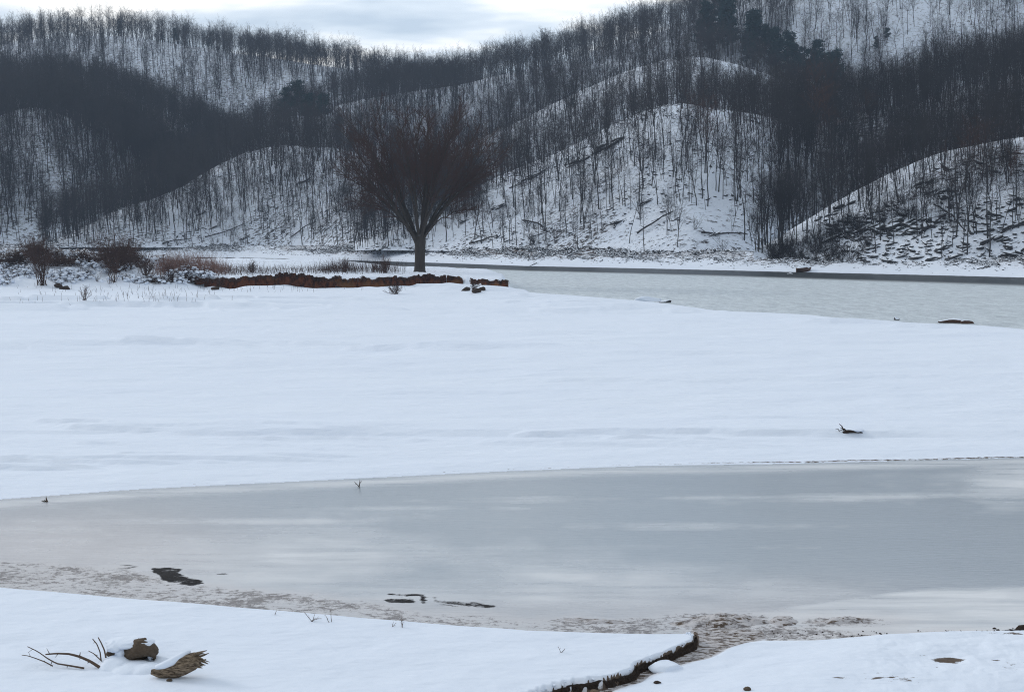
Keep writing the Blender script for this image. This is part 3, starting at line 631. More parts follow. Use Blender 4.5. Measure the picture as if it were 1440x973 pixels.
for l, ids in byl.items():
    if len(ids) == 1: final[ids[0]] = l; continue
    ids = sorted(ids, key=lambda i: tpx[i])
    for r_, i in enumerate(ids):
        w_ = names_ord[r_] if r_ < len(names_ord) - 1 else 'farther'
        final[i] = ('%s %s' % (w_, l)) if len(ids) > 2 or True else l
red_zone = lambda x, y: (abs(x - 1170) < 35 and abs(y - 150) < 40) or (x > 1340 and 205 < y < 260) or (abs(x - 985) < 30 and 160 < y < 210)
for i in near_i:
    X, Y, Z, sc, rz, k = TR[i]; k = int(k)
    root = empty('bare_tree', (X, Y, Z), rz); root.scale = (sc, sc, sc)
    tag(root, final[i], 'tree', 'bare trees on the ' + WHERE[HN[i]])
    a = bpy.data.objects.new('trunk', PROT[k][0]); b_ = bpy.data.objects.new('crown', PROT[k][2] if red_zone(tpx[i], tpy[i] - 60) else PROT[k][1])
    for q_ in (a, b_): COL.objects.link(q_); q_.parent = root
rest = np.array([i for i in range(len(trees)) if i not in nearset])
R_ = TR[rest]
# low brush filling the forest floor of the dense parts comes from the small tree kind
fo = mesh_np('distant_bare_forest', R_[:, :3], [np.zeros((0, 3), int)], None, dict(sc=R_[:, 3], rz=R_[:, 4] * 6, kd=R_[:, 5])) if False else None
me = bpy.data.meshes.new('distant_bare_forest'); me.vertices.add(len(R_)); me.vertices.foreach_set('co', R_[:, :3].astype(np.float32).ravel())
for nme, arr, ty in (('sc', R_[:, 3], 'FLOAT'), ('rz', R_[:, 4] * 1.0, 'FLOAT'), ('kd', R_[:, 5].astype(int), 'INT')):
    a = me.attributes.new(nme, ty, 'POINT'); a.data.foreach_set('value', arr.astype(np.float32 if ty == 'FLOAT' else np.int32))
fo = bpy.data.objects.new('distant_bare_forest', me); COL.objects.link(fo)
tag(fo, 'distant leafless forest covering the far snowy ridges and spurs', 'forest', None, 'stuff')
ng = bpy.data.node_groups.new('forest_scatter', 'GeometryNodeTree')
ng.interface.new_socket('Geometry', in_out='INPUT', socket_type='NodeSocketGeometry'); ng.interface.new_socket('Geometry', in_out='OUTPUT', socket_type='NodeSocketGeometry')
gi = ng.nodes.new('NodeGroupInput'); go = ng.nodes.new('NodeGroupOutput'); iop = ng.nodes.new('GeometryNodeInstanceOnPoints'); ci = ng.nodes.new('GeometryNodeCollectionInfo')
ci.inputs['Collection'].default_value = proto_col; ci.inputs['Separate Children'].default_value = True; ci.inputs['Reset Children'].default_value = True
iop.inputs['Pick Instance'].default_value = True
def na(nm, ty):
    n = ng.nodes.new('GeometryNodeInputNamedAttribute'); n.data_type = ty; n.inputs['Name'].default_value = nm; return n.outputs['Attribute']
cmb = ng.nodes.new('ShaderNodeCombineXYZ'); ng.links.new(na('rz', 'FLOAT'), cmb.inputs[2])
ng.links.new(gi.outputs[0], iop.inputs['Points']); ng.links.new(ci.outputs[0], iop.inputs['Instance']); ng.links.new(na('kd', 'INT'), iop.inputs['Instance Index'])
ng.links.new(cmb.outputs[0], iop.inputs['Rotation']); ng.links.new(na('sc', 'FLOAT'), iop.inputs['Scale']); ng.links.new(iop.outputs[0], go.inputs[0])
md = fo.modifiers.new('scatter', 'NODES'); md.node_group = ng
print('TREES', len(trees), 'forest', len(rest))

# evergreens
def pine_mesh(seed, H, w=.34, low=.25):
    g = np.random.default_rng(seed)
    T = Tubes(); z = np.linspace(0, 1, 6); P = np.stack([.02 * H * g.normal(size=6) * z, .02 * H * g.normal(size=6) * z, H * z], 1)[None]
    R = (.02 * H * (1 - z * .9))[None]; T.add(P, R, 6)
    a, r = kids(P, R, 34, low, .98, (60, 95), (w * .8, w * 1.15, 1), .06, 4, .4, g, .12, rmin=.03, lpow=.72); T.add(a, r, 3)
    n = 60; idx = np.repeat(np.arange(len(a)), n); s = g.uniform(.25, 1, len(idx)) * 2.999; i0 = s.astype(int); t = (s - i0)[:, None]
    c = a[idx, i0] * (1 - t) + a[idx, i0 + 1] * t + g.normal(size=(len(idx), 3)) * np.array([.035, .035, .02]) * H
    d1 = nrm(g.normal(size=(len(idx), 3)) * [1, 1, .5]) * g.uniform(.018, .03, (len(idx), 1)) * H; d2 = nrm(np.cross(d1, g.normal(size=(len(idx), 3)))) * .007 * H
    V = np.stack([c - d1 - d2, c + d1 - d2, c + d1 + d2, c - d1 + d2], 1).reshape(-1, 3); F = np.arange(len(V)).reshape(-1, 4)
    tr = T.build('trunk', MT['bark']); cr = mesh_np('crown', V, F, MT['needle']); r_ = (tr.data, cr.data)
    bpy.data.objects.remove(tr); bpy.data.objects.remove(cr); return r_
PN = [pine_mesh(1, 14), pine_mesh(2, 12, .42, .4), pine_mesh(3, 16, .26, .2)]
pines = [(405, 182, hB, 0, 1.0, 'leftmost dark pine of the cluster above the left middle hill'), (420, 178, hB, 1, 1.25, 'tallest dark pine of the cluster left of the lone tree'), (437, 184, hB, 1, 1.0, 'broad dark pine between others left of the lone tree'), (455, 186, hB, 1, 1.0, 'rightmost dark pine of the cluster left of the lone tree'),
  (175, 50, hA, 2, 1.0, 'dark narrow pine on the far left skyline'), (235, 60, hA, 0, .8, 'small dark pine on the far skyline, left of a pair'), (252, 62, hA, 0, 1.1, 'larger dark pine on the far skyline among bare trees'), (300, 68, hA, 0, .8, 'dark pine on the skyline above the left valley'), (375, 84, hA, 0, .7, 'small pine on the far skyline above the cluster'), (805, 158, hC, 1, .7, 'lone dark pine on the upper spur'), (900, 68, hB, 1, .8, 'dark pine below the right skyline trees')]
g = np.random.default_rng(12)
for k in range(22):
    x = 985 + k * 9 + g.uniform(-8, 8); y = 66 + (k * 3.4) + g.uniform(-10, 12)
    if x > 1190: break
    pines.append((x, y, hB, int(g.integers(0, 3)), g.uniform(.7, 1.1), ('%s evergreen down the slanting dark band of pines on the right' % ('topmost second third fourth fifth sixth seventh eighth ninth tenth eleventh twelfth thirteenth fourteenth fifteenth sixteenth seventeenth eighteenth nineteenth twentieth lower lowest'.split()[k]))))
pines += [(1012, 45, hB, 1, 1.0, 'dark pine just under the skyline above the slanting pine band'), (990, 56, hB, 1, .9, 'rounded dark pine left of the top of the pine band'), (1240, 60, hB, 1, .9, 'dark pine above the bright snow clearing'), (1225, 72, hB, 0, .8, 'smaller dark pine at the edge of the bright snow clearing'), (950, 90, hC, 0, .6, 'small snow dusted pine on the crest of the upper spur')]
def on_hill(hill, px, py):
    v = np.linspace(.02, 1.05, 200); X, Y, Z = hill.pt(np.full(200, px), v); qx, qy = to_px(X, Y, Z); i = int(np.argmin(np.abs(qy - py))); return X[i], Y[i], Z[i]
for (x, y, hl, k, s_, lab) in pines:
    p = on_hill(hl, x, y); root = empty('pine_tree', (p[0], p[1], p[2] - .3), g.uniform(0, 6)); root.scale = (s_ * (1.2 if 970 < x < 1200 else 1.1 if 400 < x < 460 else .5),) * 3
    tag(root, lab, 'pine tree', 'evergreens among the bare forest')
    for nme, d in zip(('trunk', 'crown'), PN[k]):
        o = bpy.data.objects.new(nme, d); COL.objects.link(o); o.parent = root

# ------------------------------------------------------------------ rocks
def rock_mesh(seed, sx, sy, sz, n=18, rough=.5, lo=.55):   # facetted stone
    g = np.random.default_rng(seed); th = np.linspace(0, 2 * PI, n * 2, endpoint=False); ph = np.linspace(.02, PI - .02, n)
    T, Pp = np.meshgrid(th, ph); d = np.stack([np.sin(Pp) * np.cos(T), np.sin(Pp) * np.sin(T), np.cos(Pp)], -1)
    pl = nrm(g.normal(size=(14, 3))); h = g.uniform(lo, max(.95, lo + .12), 14)
    r = np.full(T.shape, 1.1)
    for a, hh in zip(pl, h):
        c = d @ a; r = np.where(c > .05, np.minimum(r, hh / np.maximum(c, .05)), r)
    r = r * (1 + rough * .3 * (fbm(d[..., 0] * 3 + 5, d[..., 1] * 3 + d[..., 2] * 2.3, seed, 4) - .5))
    V = (d * r[..., None] * np.array([sx, sy, sz])).reshape(-1, 3)
    nc = n * 2; i = np.arange(n - 1)[:, None] * nc; j = np.arange(nc)[None]; jn = (j + 1) % nc
    F = np.stack([i + j, i + nc + j, i + nc + jn, i + jn], -1).reshape(-1, 4)
    top = np.stack([np.zeros(nc - 2, int), np.arange(1, nc - 1), np.arange(2, nc)], 1); bt = (n - 1) * nc + top[:, ::-1]
    return V, [F, np.concatenate([top, bt])]
def rock(name, seed, loc, size, mat, label, cat, group=None, rot=(0, 0, 0)):
    V, F = rock_mesh(seed, *size); o = mesh_np(name, V, F, mat); o.location = loc; o.rotation_euler = rot
    return tag(o, label, cat, group)
g = np.random.default_rng(5)
ledges = [(855, 205, hD, 4.2, 'long slanting dark ledge high on the central hill'), (812, 228, hD, 3.2, 'broken slanting ledge left of the long one on the central hill'), (745, 252, hD, 3.6, 'dark ledge slanting along the left crest of the central hill'), (722, 262, hD, 2.0, 'small ledge at the lower left of the crest ledges'), (700, 292, hD, 2.4, 'dark flat outcrop right of the lone tree crown'), (655, 310, hD, 2.0, 'low dark outcrop close to the lone tree trunk'), (870, 310, hD, 2.5, 'dark outcrop low on the central hill under brush'), (905, 285, hD, 2.2, 'dark outcrop on the central hill in grey brush'), (1000, 330, hD, 1.8, 'low outcrop near the shore below the central hill'),
  (190, 308, hF, 2.6, 'flat dark slab on the left end of the left middle hill'), (285, 300, hF, 2.2, 'dark crag in the gully of the left middle hill'), (300, 320, hF, 2.0, 'lower dark crag near the foot of the left middle hill'), (430, 255, hF, 2.4, 'small dark ledge right of the left middle hill summit'), (345, 335, hF, 2.0, 'dark outcrop just above the shore left of the lone tree'),
  (1160, 305, hE, 1.6, 'dark outcrop near the left crest of the rocky hill'), (1185, 290, hE, 1.5, 'second outcrop up the crest of the rocky hill'), (1255, 318, hE, 2.4, 'largest black outcrop in the middle of the rocky hill'), (1285, 312, hE, 1.6, 'black outcrop right of the largest on the rocky hill'), (1300, 258, hE, 1.6, 'outcrop under the crest of the rocky hill'), (1210, 325, hE, 1.5, 'outcrop left of and below the largest black one'), (1390, 340, hE, 1.8, 'dark outcrop low by the right edge of the rocky hill'), (1425, 318, hE, 1.7, 'rightmost dark outcrop on the rocky hill'), (1170, 335, hE, 1.5, 'dark outcrop above the brown shore boulders'), (1330, 345, hE, 1.5, 'dark outcrop just over the far snowy beach')]
for k, (x, y, hl, s_, lab) in enumerate(ledges):
    p = on_hill(hl, x, y)
    big = hl is hE; s_ = s_ * (1.0 if big else .62); Vs = []; A4 = []; A3 = []; n0 = 0
    for m_ in range(9 if big else 11):
        a_ = s_ * g.uniform(.25, .6); V, F = rock_mesh(int(g.integers(1e6)), a_ * 1.3, a_ * .7, a_ * (.5 if big else .28), 8, .9)
        th = g.uniform(-.6, -.25); V = np.stack([V[:, 0] * math.cos(th) + V[:, 2] * math.sin(th), V[:, 1], -V[:, 0] * math.sin(th) + V[:, 2] * math.cos(th)], 1)
        u_ = g.uniform(-1, 1) * s_; V = V + [u_, g.uniform(-.5, .5) * s_, u_ * (.42 if not big else .3) + g.uniform(-.35, .35) * s_ * .6]
        Vs.append(V); A4.append(F[0] + n0); A3.append(F[1] + n0); n0 += len(V)
    o = mesh_np('rock_outcrop', np.concatenate(Vs), [np.concatenate(A4), np.concatenate(A3)], MT['rock'], smooth=False); o.location = (p[0], p[1], p[2]); tag(o, lab, 'rock outcrop', 'outcrops on the hillsides')
# small rubble over the far beach and slopes
def chunk_field(name, pts, sizes, mat, seed, flat=.5):
    g = np.random.default_rng(seed); n = len(pts)
    base = np.array([[1, 0, 0], [0, 1, 0], [-1, 0, 0], [0, -1, 0], [0, 0, 1], [0, 0, -1.]]) ; F0 = np.array([[0, 1, 4], [1, 2, 4], [2, 3, 4], [3, 0, 4], [1, 0, 5], [2, 1, 5], [3, 2, 5], [0, 3, 5]])
    a = g.uniform(0, 2 * PI, n); el = g.uniform(1, 2.8, n)
    B = base[None] * g.uniform(.6, 1.2, (n, 6, 1)) * np.stack([el, np.ones(n), np.full(n, flat)], -1)[:, None] * sizes[:, None, None]
    ti = g.normal(size=n) * .35
    B = np.stack([B[..., 0] * np.cos(ti)[:, None] - B[..., 2] * np.sin(ti)[:, None], B[..., 1], B[..., 0] * np.sin(ti)[:, None] + B[..., 2] * np.cos(ti)[:, None]], -1)
    ca, sa = np.cos(a)[:, None], np.sin(a)[:, None]
    B = np.stack([B[..., 0] * ca - B[..., 1] * sa, B[..., 0] * sa + B[..., 1] * ca, B[..., 2]], -1)
    V = (B + pts[:, None]).reshape(-1, 3); F = (F0[None] + (np.arange(n) * 6)[:, None, None]).reshape(-1, 3)
    return mesh_np(name, V, F, mat, smooth=False)
n = 60000; q = g.uniform(-.40, .40, n); f = g.uniform(0, 1, n) ** .5 * 17 + .3
w1 = fbm(q * 60, f * .25, 88, 3); keep = g.uniform(size=n) < ss(.42, .62, w1) * ss(0, 14, f) ** 1.1 * (1 + 1.5 * (np.abs(q - .205) < .03)) + .04; q = q[keep]; f = f[keep]
Y = Yf(q) + f; X = q * Y
o = chunk_field('shore_rubble', np.stack([X, Y, gz(X, Y) + .02], 1), g.uniform(.06, .34, len(X)) * (.45 + .7 * f / 17), MT['rock'], 6, .45); tag(o, 'dark rubble and driftwood bits strewn over the far snowy beach', 'rubble', None, 'stuff')
pp = []; sz = []
for hl, n in ((hE, 9000), (hD, 9000), (hF, 4500)):
    u = g.uniform(max(hl.x0, -100), min(hl.x1, 1560), n); v = g.uniform(0, .95, n); X, Y, Z = hl.pt(u, v)
    k = g.uniform(size=n) < ss(.44, .60, fbm(X * .11, Y * .07 + Z * .07, 90, 4)) * ((.5 - .5 * ss(.25, .7, v)) if hl is hE else .8); pp.append(np.stack([X, Y, Z], 1)[k]); sz.append(g.uniform(.10, .42, k.sum()) * (1 + (hl is hE) * g.uniform(0, 1.1, k.sum()) ** 3))
o = chunk_field('hillside_rubble', np.concatenate(pp), np.concatenate(sz), MT['rock'], 8, .6); tag(o, 'loose dark stones poking through snow on the near hills', 'rubble', None, 'stuff')
for k, (x, y, s_, m_, lab) in enumerate([(1112, 379, (1.4, 1.0, 1.2), 'rock', 'black boulder with snow cap at the far waterline'), (1128, 377, (1.4, 1.0, .6), 'redrock', 'reddish brown boulder beside the black one at the far waterline'), (1145, 374, (1.0, .9, .5), 'redrock', 'smaller reddish boulder on the far beach')]):
    X, Y, _ = at_z(x, y, .6); rock('shore_boulder', 300 + k, (X, Y, float(gz(X, Y)) + .35), s_, MT[m_], lab, 'boulder', 'boulders on the far waterline', (0, -.2, .3 * k))
# rocks on the near lake edge
X, Y, _ = at_z(1344, 453, .05); rock('lake_edge_rock', 401, (X, Y, .02), (1.05, .5, .24), MT['redrock'], 'long flat brown rock at the lake edge of the snowfield', 'rock', 'rocks along the near lake edge', (0, .03, .1))
X, Y, _ = at_z(1360, 454, .05); rock('lake_edge_rock', 402, (X, Y, .02), (.42, .35, .20), MT['redrock'], 'small brown rock touching the right end of the long flat one', 'rock', 'rocks along the near lake edge', (0, .1, .4))
X, Y, _ = at_z(1261, 449, .05); rock('lake_edge_rock', 403, (X, Y, .05), (.2, .2, .18), MT['rock'], 'tiny dark stone at the lake edge left of the brown rocks', 'rock', 'rocks along the near lake edge')
X, Y, _ = at_z(916, 422, .1); rock('lake_edge_rock', 404, (X, Y, .02), (1.3, .8, .40), MT['cap'], 'low snow covered rock at the lake edge near the island', 'rock', 'rocks along the near lake edge')
X, Y, _ = at_z(935, 424, .1); rock('lake_edge_rock', 405, (X, Y, .0), (.55, .4, .28), MT['rock'], 'dark grey stone beside the snow covered rock', 'rock', 'rocks along the near lake edge')

# fallen trunks on the hills and far beach
def stick(name, p0, p1, r0, r1, mat, label, cat, group=None, bend=.04, seed=0, sides=7, noise=0, nbr=0):
    g = np.random.default_rng(seed); K = 8; t = np.linspace(0, 1, K)[:, None]; p0 = np.array(p0, float); p1 = np.array(p1, float); L = np.linalg.norm(p1 - p0)
    P = p0 + (p1 - p0) * t; off = np.cumsum(g.normal(size=(K, 3)) * bend * L / 3, 0) * np.sin(t * PI); P = P + off
    T = Tubes(); R = np.linspace(r0, r1, K); T.add(P, R, sides)
    if nbr:
        a, r = kids(P[None], R[None], nbr, .3, .95, (30, 60), (.2, .4, 1), .02, 4, .5, g, .1, rmin=r1 * .4); T.add(a, r, 4)
    o = T.build(name, mat, noise=noise, nf=3 / max(r0, .01) * .1); return tag(o, label, cat, group)
falls = [(1335, 300, 1290, 330, hE, 'left of the two long trunks fallen across the rocky hill'), (1440, 310, 1375, 350, hE, 'thick trunk fallen diagonally by the right picture edge'), (1205, 345, 1160, 318, hE, 'short trunk lying steeply on the left of the rocky hill'), (1355, 330, 1310, 290, hE, 'trunk fallen down slope right of the black outcrops'), (945, 300, 895, 332, hD, 'dead trunk leaning low on the central hill'), (770, 330, 735, 312, hD, 'short trunk lying on the left of the central hill'), (1050, 335, 985, 328, hD, 'pale trunk lying flat near the foot left of the ravine'), (700, 335, 660, 345, hD, 'trunk lying near shore right of the lone tree'), (345, 318, 290, 335, hF, 'dead trunk slanting low on the left middle hill'), (445, 315, 410, 335, hF, 'trunk slanting left of the lone tree'), (270, 338, 230, 345, hF, 'short trunk on the shore edge below the left middle hill')]
for k, (x0, y0, x1, y1, hl, lab) in enumerate(falls):
    a = np.array(on_hill(hl, x0, y0)) + [0, -.3, .5]; b_ = np.array(on_hill(hl, x1, y1)) + [0, -.3, .3]
    stick('fallen_trunk', a, b_, .10, .17, MT['bark'], lab, 'fallen trunk', 'dead trunks on the hillsides', seed=50 + k, nbr=4)
for k, (x0, y0, x1, y1, lab) in enumerate([(770, 368, 725, 373, 'long thin pole lying down the far beach right of the tree'), (755, 366, 712, 371, 'second thin pole lying parallel on the far beach'), (1374, 381, 1392, 381, 'low snowy log bench shape on the far beach'), (300, 350, 345, 343, 'pale drift branch on the far beach beyond the russet grass')]):
    a = np.array(at_z(x0, y0, 1.0 if k < 2 else .6)); b_ = np.array(at_z(x1, y1, .5 if k < 2 else .6)); a[2] = gz(a[0], a[1]) + .1; b_[2] = gz(b_[0], b_[1]) + .1
    stick('beach_pole', a, b_, .07, .06, MT['bark'], lab, 'drift pole', 'poles on the far beach', seed=80 + k)

# ------------------------------------------------------------------ brush on the slopes
def bush(T, loc, H, n, g, spread=.5, tw=6, r=.02, K=5, up=.12, sub=3):
    loc = np.array(loc); M_ = n; az = g.uniform(0, 2 * PI, M_); tl = g.uniform(.05, spread, M_)
    d = np.stack([np.cos(az) * np.sin(tl), np.sin(az) * np.sin(tl), np.cos(tl)], -1)
    P = np.empty((M_, K, 3)); P[:, 0] = loc + g.normal(size=(M_, 3)) * [H * .06, H * .06, 0]; p = P[:, 0]; ln = H * g.uniform(.6, 1.1, M_)
    for k in range(1, K):
        d = nrm(d + [0, 0, up] + g.normal(size=(M_, 3)) * .12); p = p + d * (ln / (K - 1))[:, None]; P[:, k] = p
    R = r * np.linspace(1, .35, K)[None] * g.uniform(.7, 1.2, (M_, 1)); T.add(P, R, 3)
    a, rr = kids(P, R, tw, .25, .95, (20, 50), (.25, .5, 1), .05, 4, .6, g, .14, rmin=r * .4); T.add(a, rr, 3)
    if sub:
        a2, r2 = kids(a, rr, sub, .2, .95, (20, 50), (.35, .6, 1), .03, 3, .7, g, .16, rmin=r * .3); T.add(a2, r2, 3)
g = np.random.default_rng(33)
T = Tubes()
for k in range(700):
    hl = [hD, hE, hE, hE, hF][k % 5]
    u = g.uniform(max(hl.x0 + 20, 80), min(hl.x1, 1480)); v = g.uniform(0, .5) ** 1.3
    X, Y, Z = hl.pt(np.array([u]), np.array([v]))
    if fbm(X * .05, Y * .05, 66, 2)[0] < .42: continue
    bush(T, (X[0], Y[0], Z[0]), g.uniform(1.2, 3.2), 9, g, .9, 4, .03, 4, .05, 3)
o = T.build('slope_brush', MT['twig']); tag(o, 'grey leafless underbrush on the lower slopes across the lake', 'brush', None, 'stuff')
T = Tubes()
for (x, y, hl, n_) in [(1160, 150, hD, 6), (1290, 150, hD, 4), (1330, 140, hD, 4), (1400, 240, hE, 9), (1420, 225, hE, 8), (1375, 250, hE, 6), (985, 185, hD, 6), (1000, 195, hD, 5), (650, 265, hD, 9), (690, 255, hD, 7), (480, 300, hF, 3)]:
    for k in range(n_):
        p = on_hill(hl, x + g.normal() * 22, y + g.normal() * 8); bush(T, p, g.uniform(2.5, 4.5), 8, g, .7, 5, .03, 4, .08, 3)
o = T.build('russet_brush', MT['redtwig']); tag(o, 'russet leafless brush in patches along the ridge lines', 'brush', None, 'stuff')

# ------------------------------------------------------------------ the lone tree
def big_tree():
    g = np.random.default_rng(77)
    X, Y, _ = at_z(590, 382, 1.5); z0 = float(gz(X, Y)) - .15
    H = 19.3
    root = empty('lone_tree', (X, Y, z0)); tag(root, 'large bare vase shaped tree standing alone behind the red earth bank', 'tree')
    z = np.array([0, .15, .4, 1.2, 2.4, 3.4, 4.3]); P = np.stack([z * 0 + .03 * z, 0 * z, z], 1)[None]; R = np.array([[.86, .70, .62, .57, .56, .60, .42]])
    T = Tubes(); T.add(P, R, 20); T.build('trunk', MT['bigbark'], root, .12, 1.5)
    # limb targets: (x, y, height) measured from the base
    S = Y / FPX; tg = []
    nl = 38
    for k in range(nl):                                   # limb ends spread evenly over the dome of the crown
        f = (k + .5) / nl; el = math.asin(min(1, .02 + .98 * f)); az = k * 2.39996 + .4
        c_ = math.cos(el) ** .7; rx = 127 * g.uniform(.9, 1.0)
        tg.append((math.cos(az) * c_ * rx, math.sin(az) * c_ * 88, 148 + 86 * math.sin(el) ** .85 + g.uniform(-6, 6), .105 + .06 * g.uniform()))
    tg += [(-84, 10, 108, .09), (80, -10, 104, .09), (-66, -40, 98, .08), (66, 40, 112, .08), (100, 20, 128, .09), (-100, -12, 132, .09)]
    W = []; WR = []
    E = np.array([(a * S, b_ * S, c * S) for a, b_, c, _ in tg]); U = nrm(E - [0, 0, 3.4])
    cen = U[[0, 2, 5, 8, 12, 17, 22, 28, 36]].copy()
    for _ in range(12):
        lab = np.argmax(U @ cen.T, 1)
        cen = nrm(np.array([U[lab == c].sum(0) if (lab == c).any() else cen[c] for c in range(len(cen))]))
    for c in range(len(cen)):
        ids = np.nonzero(lab == c)[0]
        if not len(ids): continue
        dc = cen[c]; s0 = np.array([dc[0] * .22, dc[1] * .2, g.uniform(2.9, 4.0)])
        node = s0 + dc * g.uniform(4.0, 5.2) * [.82, .82, .95] + [0, 0, .3]
        for n_i, k in enumerate(ids):
            e_ = E[k]; r = tg[k][3]; K = 14; t = np.linspace(0, 1, K)[:, None]
            c1 = s0 + (node - s0) * .55 + [0, 0, .9 * (1 - dc[2])]; c2 = node + (node - s0) * .35 + (e_ - node) * .15 + g.normal(size=3) * .25
            Pq = (1 - t) ** 3 * s0 + 3 * (1 - t) ** 2 * t * c1 + 3 * (1 - t) * t * t * c2 + t ** 3 * e_
            Pq = Pq + np.cumsum(g.normal(size=(K, 3)) * .13, 0) * t
            Rq = r * (2.1 if n_i == 0 else 1.4) * (1 - .96 * t[:, 0] ** .48) + .014
            b = Tubes(); b.add(Pq, Rq, 8); b.build('branch', MT['bigbark'], root, .05, 2.0); W.append(Pq); WR.append(Rq)
    P = np.array(W); R = np.array(WR)
    C = Tubes()
    a1, r1 = kids(P, R, 10, .42, .97, (22, 52), (.20, .36, 1), .06, 7, .5, g, .09, rmin=.035, lpow=.55); C.add(a1, r1, 4)
    a2, r2 = kids(a1, r1, 5, .25, .96, (18, 40), (.35, .62, 1), .06, 5, .55, g, .10, rmin=.016, lpow=.45); C.add(a2, r2, 3)
    a3, r3 = kids(a2, r2, 5, .2, .98, (14, 38), (.5, .9, 1), .05, 4, .6, g, .10, rmin=.0085, lpow=.4); C.add(a3, r3, 3)
    e1, q1 = kids(P, R, 24, .62, 1.0, (16, 62), (.9, 1.8, 0), .03, 5, .5, g, .09, rmin=.014, lpow=0); C.add(e1, q1, 3)
    e2, q2 = kids(e1, q1, 8, .15, .98, (14, 40), (.4, .85, 1), .03, 4, .6, g, .12, rmin=.0105, lpow=.3); C.add(e2, q2, 3)
    C.build('crown', MT['bigtwig'], root)
big_tree()

# ------------------------------------------------------------------ red earth bank of the island
segs = [((275, 287), (391.5, 391), (397, 398), 'small leftmost lump of the cut red earth bank'),
        ((289, 390), (391, 387), (407, 399), 'long left stretch of the cut red earth bank, ochre at its base'),
        ((388, 470), (384, 391), (402, 404), 'dark tall stretch of red earth bank left of centre'),
        ((472, 533), (389, 391), (399, 405), 'stretch of red earth bank above snow lumps'),
        ((536, 626), (390, 386), (405, 398), 'stretch of red earth bank below the lone tree'),
        ((630, 651), (389, 390), (397, 404), 'short lump of red earth bank before the bank end'),
        ((663, 715), (391, 395), (402, 408), 'reddest right end of the earth bank by the lake')]
g = np.random.default_rng(3)
for k, ((xa, xb), (ta, tb), (ba, bb), lab) in enumerate(segs):
    xa -= 1.6; xb += 1.6 if k < 5 else 0; n = max(16, int((xb - xa) * 1.6)); m = 14
    u = np.linspace(0, 1, n); x = xa + (xb - xa) * u; q = (x - 720) / FPX; Yc = Yb(q)
    X0 = q * Yc; _, _, zt = at_y(x, ta + (tb - ta) * u, Yc); _, _, zb = at_y(x, ba + (bb - ba) * u, Yc)
    zt = zt + .45 * (fbm(X0 * .7, X0 * 0, 4 + k, 3) - .5) + .40 * (fbm(X0 * 3.5, X0 * 0, 14 + k, 2) - .5); zb = zb - .15 + .7 * (fbm(X0 * .45, X0 * 0, 24 + k, 3) - .5)
    tap = np.minimum(1, np.minimum(u, 1 - u) * (xb - xa) / 3 + .75); zt = zb + (zt - zb) * tap
    rows_ = []
    for j in range(m + 6):
        if j < m:
            f = j / (m - 1); z = zb + (zt - zb) * f; y = Yc - .30 + .45 * f ** 2 - .10 * (f > .8) + .28 * (fbm(X0 * 1.5 + 9 * k, z * 1.2, 31, 4) - .5) + .12 * (vn(X0 * 5, z * 1.0, 33) - .5)
        else:
            f = (j - m + 1) / 6; z = zt - .5 * f ** 2 ; y = Yc + .2 + 1.2 * f
        rows_.append(np.stack([X0 * y / Yc, y, z], 1))
    V = np.concatenate(rows_)
    o = mesh_np('earth_bank', V, grid_faces(m + 6, n), MT['earth']); tag(o, lab, 'earth bank', 'stretches of the cut earth bank')
    # snow lip and dead grass on top
    T = Tubes(); nn = int((xb - xa) * 3.2); i = g.integers(0, n, nn); bx0 = X0[i] + g.normal(size=nn) * .04; P = np.zeros((nn, 3, 3)); P[:, 0] = np.stack([bx0, Yc[i] - .02 + g.uniform(-.1, .25, nn), zt[i] - .05], 1)
    hh = g.uniform(.12, .30, nn); P[:, 1] = P[:, 0] + np.stack([g.normal(size=nn) * .05, -.08 * np.ones(nn), hh * .2], 1); P[:, 2] = P[:, 1] + np.stack([g.normal(size=nn) * .10, -.10 * np.ones(nn), -hh * 1.4], 1)
    T.add(P, np.array([[.03, .025, .008]]).repeat(nn, 0), 3); r_ = T.build('hanging_roots', MT['shrub'], o)

# ------------------------------------------------------------------ shrubs, brush and grass on the island
def shrub(x, y, z, H, n, lab, mat='shrub', spread=.6, tw=6, r=.02, name='bare_shrub', cat='shrub', group=None, sub=3, seed=0, K=5, up=.12):
    g = np.random.default_rng(seed + 500); X, Y, Z = [float(v_[0]) for v_ in hit(x, y)]; Z -= .05
    T = Tubes(); bush(T, (0, 0, 0), H, n, g, spread, tw, r, K, up, sub)
    o = T.build(name, MT[mat]); o.location = (X, Y, Z); return tag(o, lab, cat, group)
G1 = 'leafless shrubs on the island'
shrub(62, 401, .6, 4.0, 26, 'fan shaped bare bush at the foot of the left mound', spread=.75, r=.035, seed=1, group=G1)
shrub(50, 372, 2.4, 3.0, 40, 'reddish bare shrub rising above the vine tangle', spread=.7, r=.03, seed=2, group=G1)
shrub(165, 384, 2.2, 3.8, 90, 'dense round dark thicket on the left mound', spread=1.15, r=.035, seed=3, group=G1, sub=4, up=.0)
shrub(160, 398, 1.2, 2.6, 14, 'upright thin bush below the round thicket', spread=.5, r=.03, seed=4, group=G1)
shrub(119, 423, .4, 1.1, 12, 'tiny dark tuft bush alone in the open snow', spread=.6, r=.018, seed=5, group=G1)
shrub(557, 414, .5, 1.1, 22, 'small brown shrub in front of the earth bank', spread=1.2, r=.025, seed=6, group=G1)
shrub(541, 384, 1.5, 1.9, 30, 'rust brown shrub left of the lone tree trunk', 'redtwig', .7, r=.018, seed=7, group=G1)
shrub(525, 383, 1.5, 1.2, 22, 'low rust brown shrub left of the taller one', 'redtwig', .8, r=.018, seed=8, group=G1)
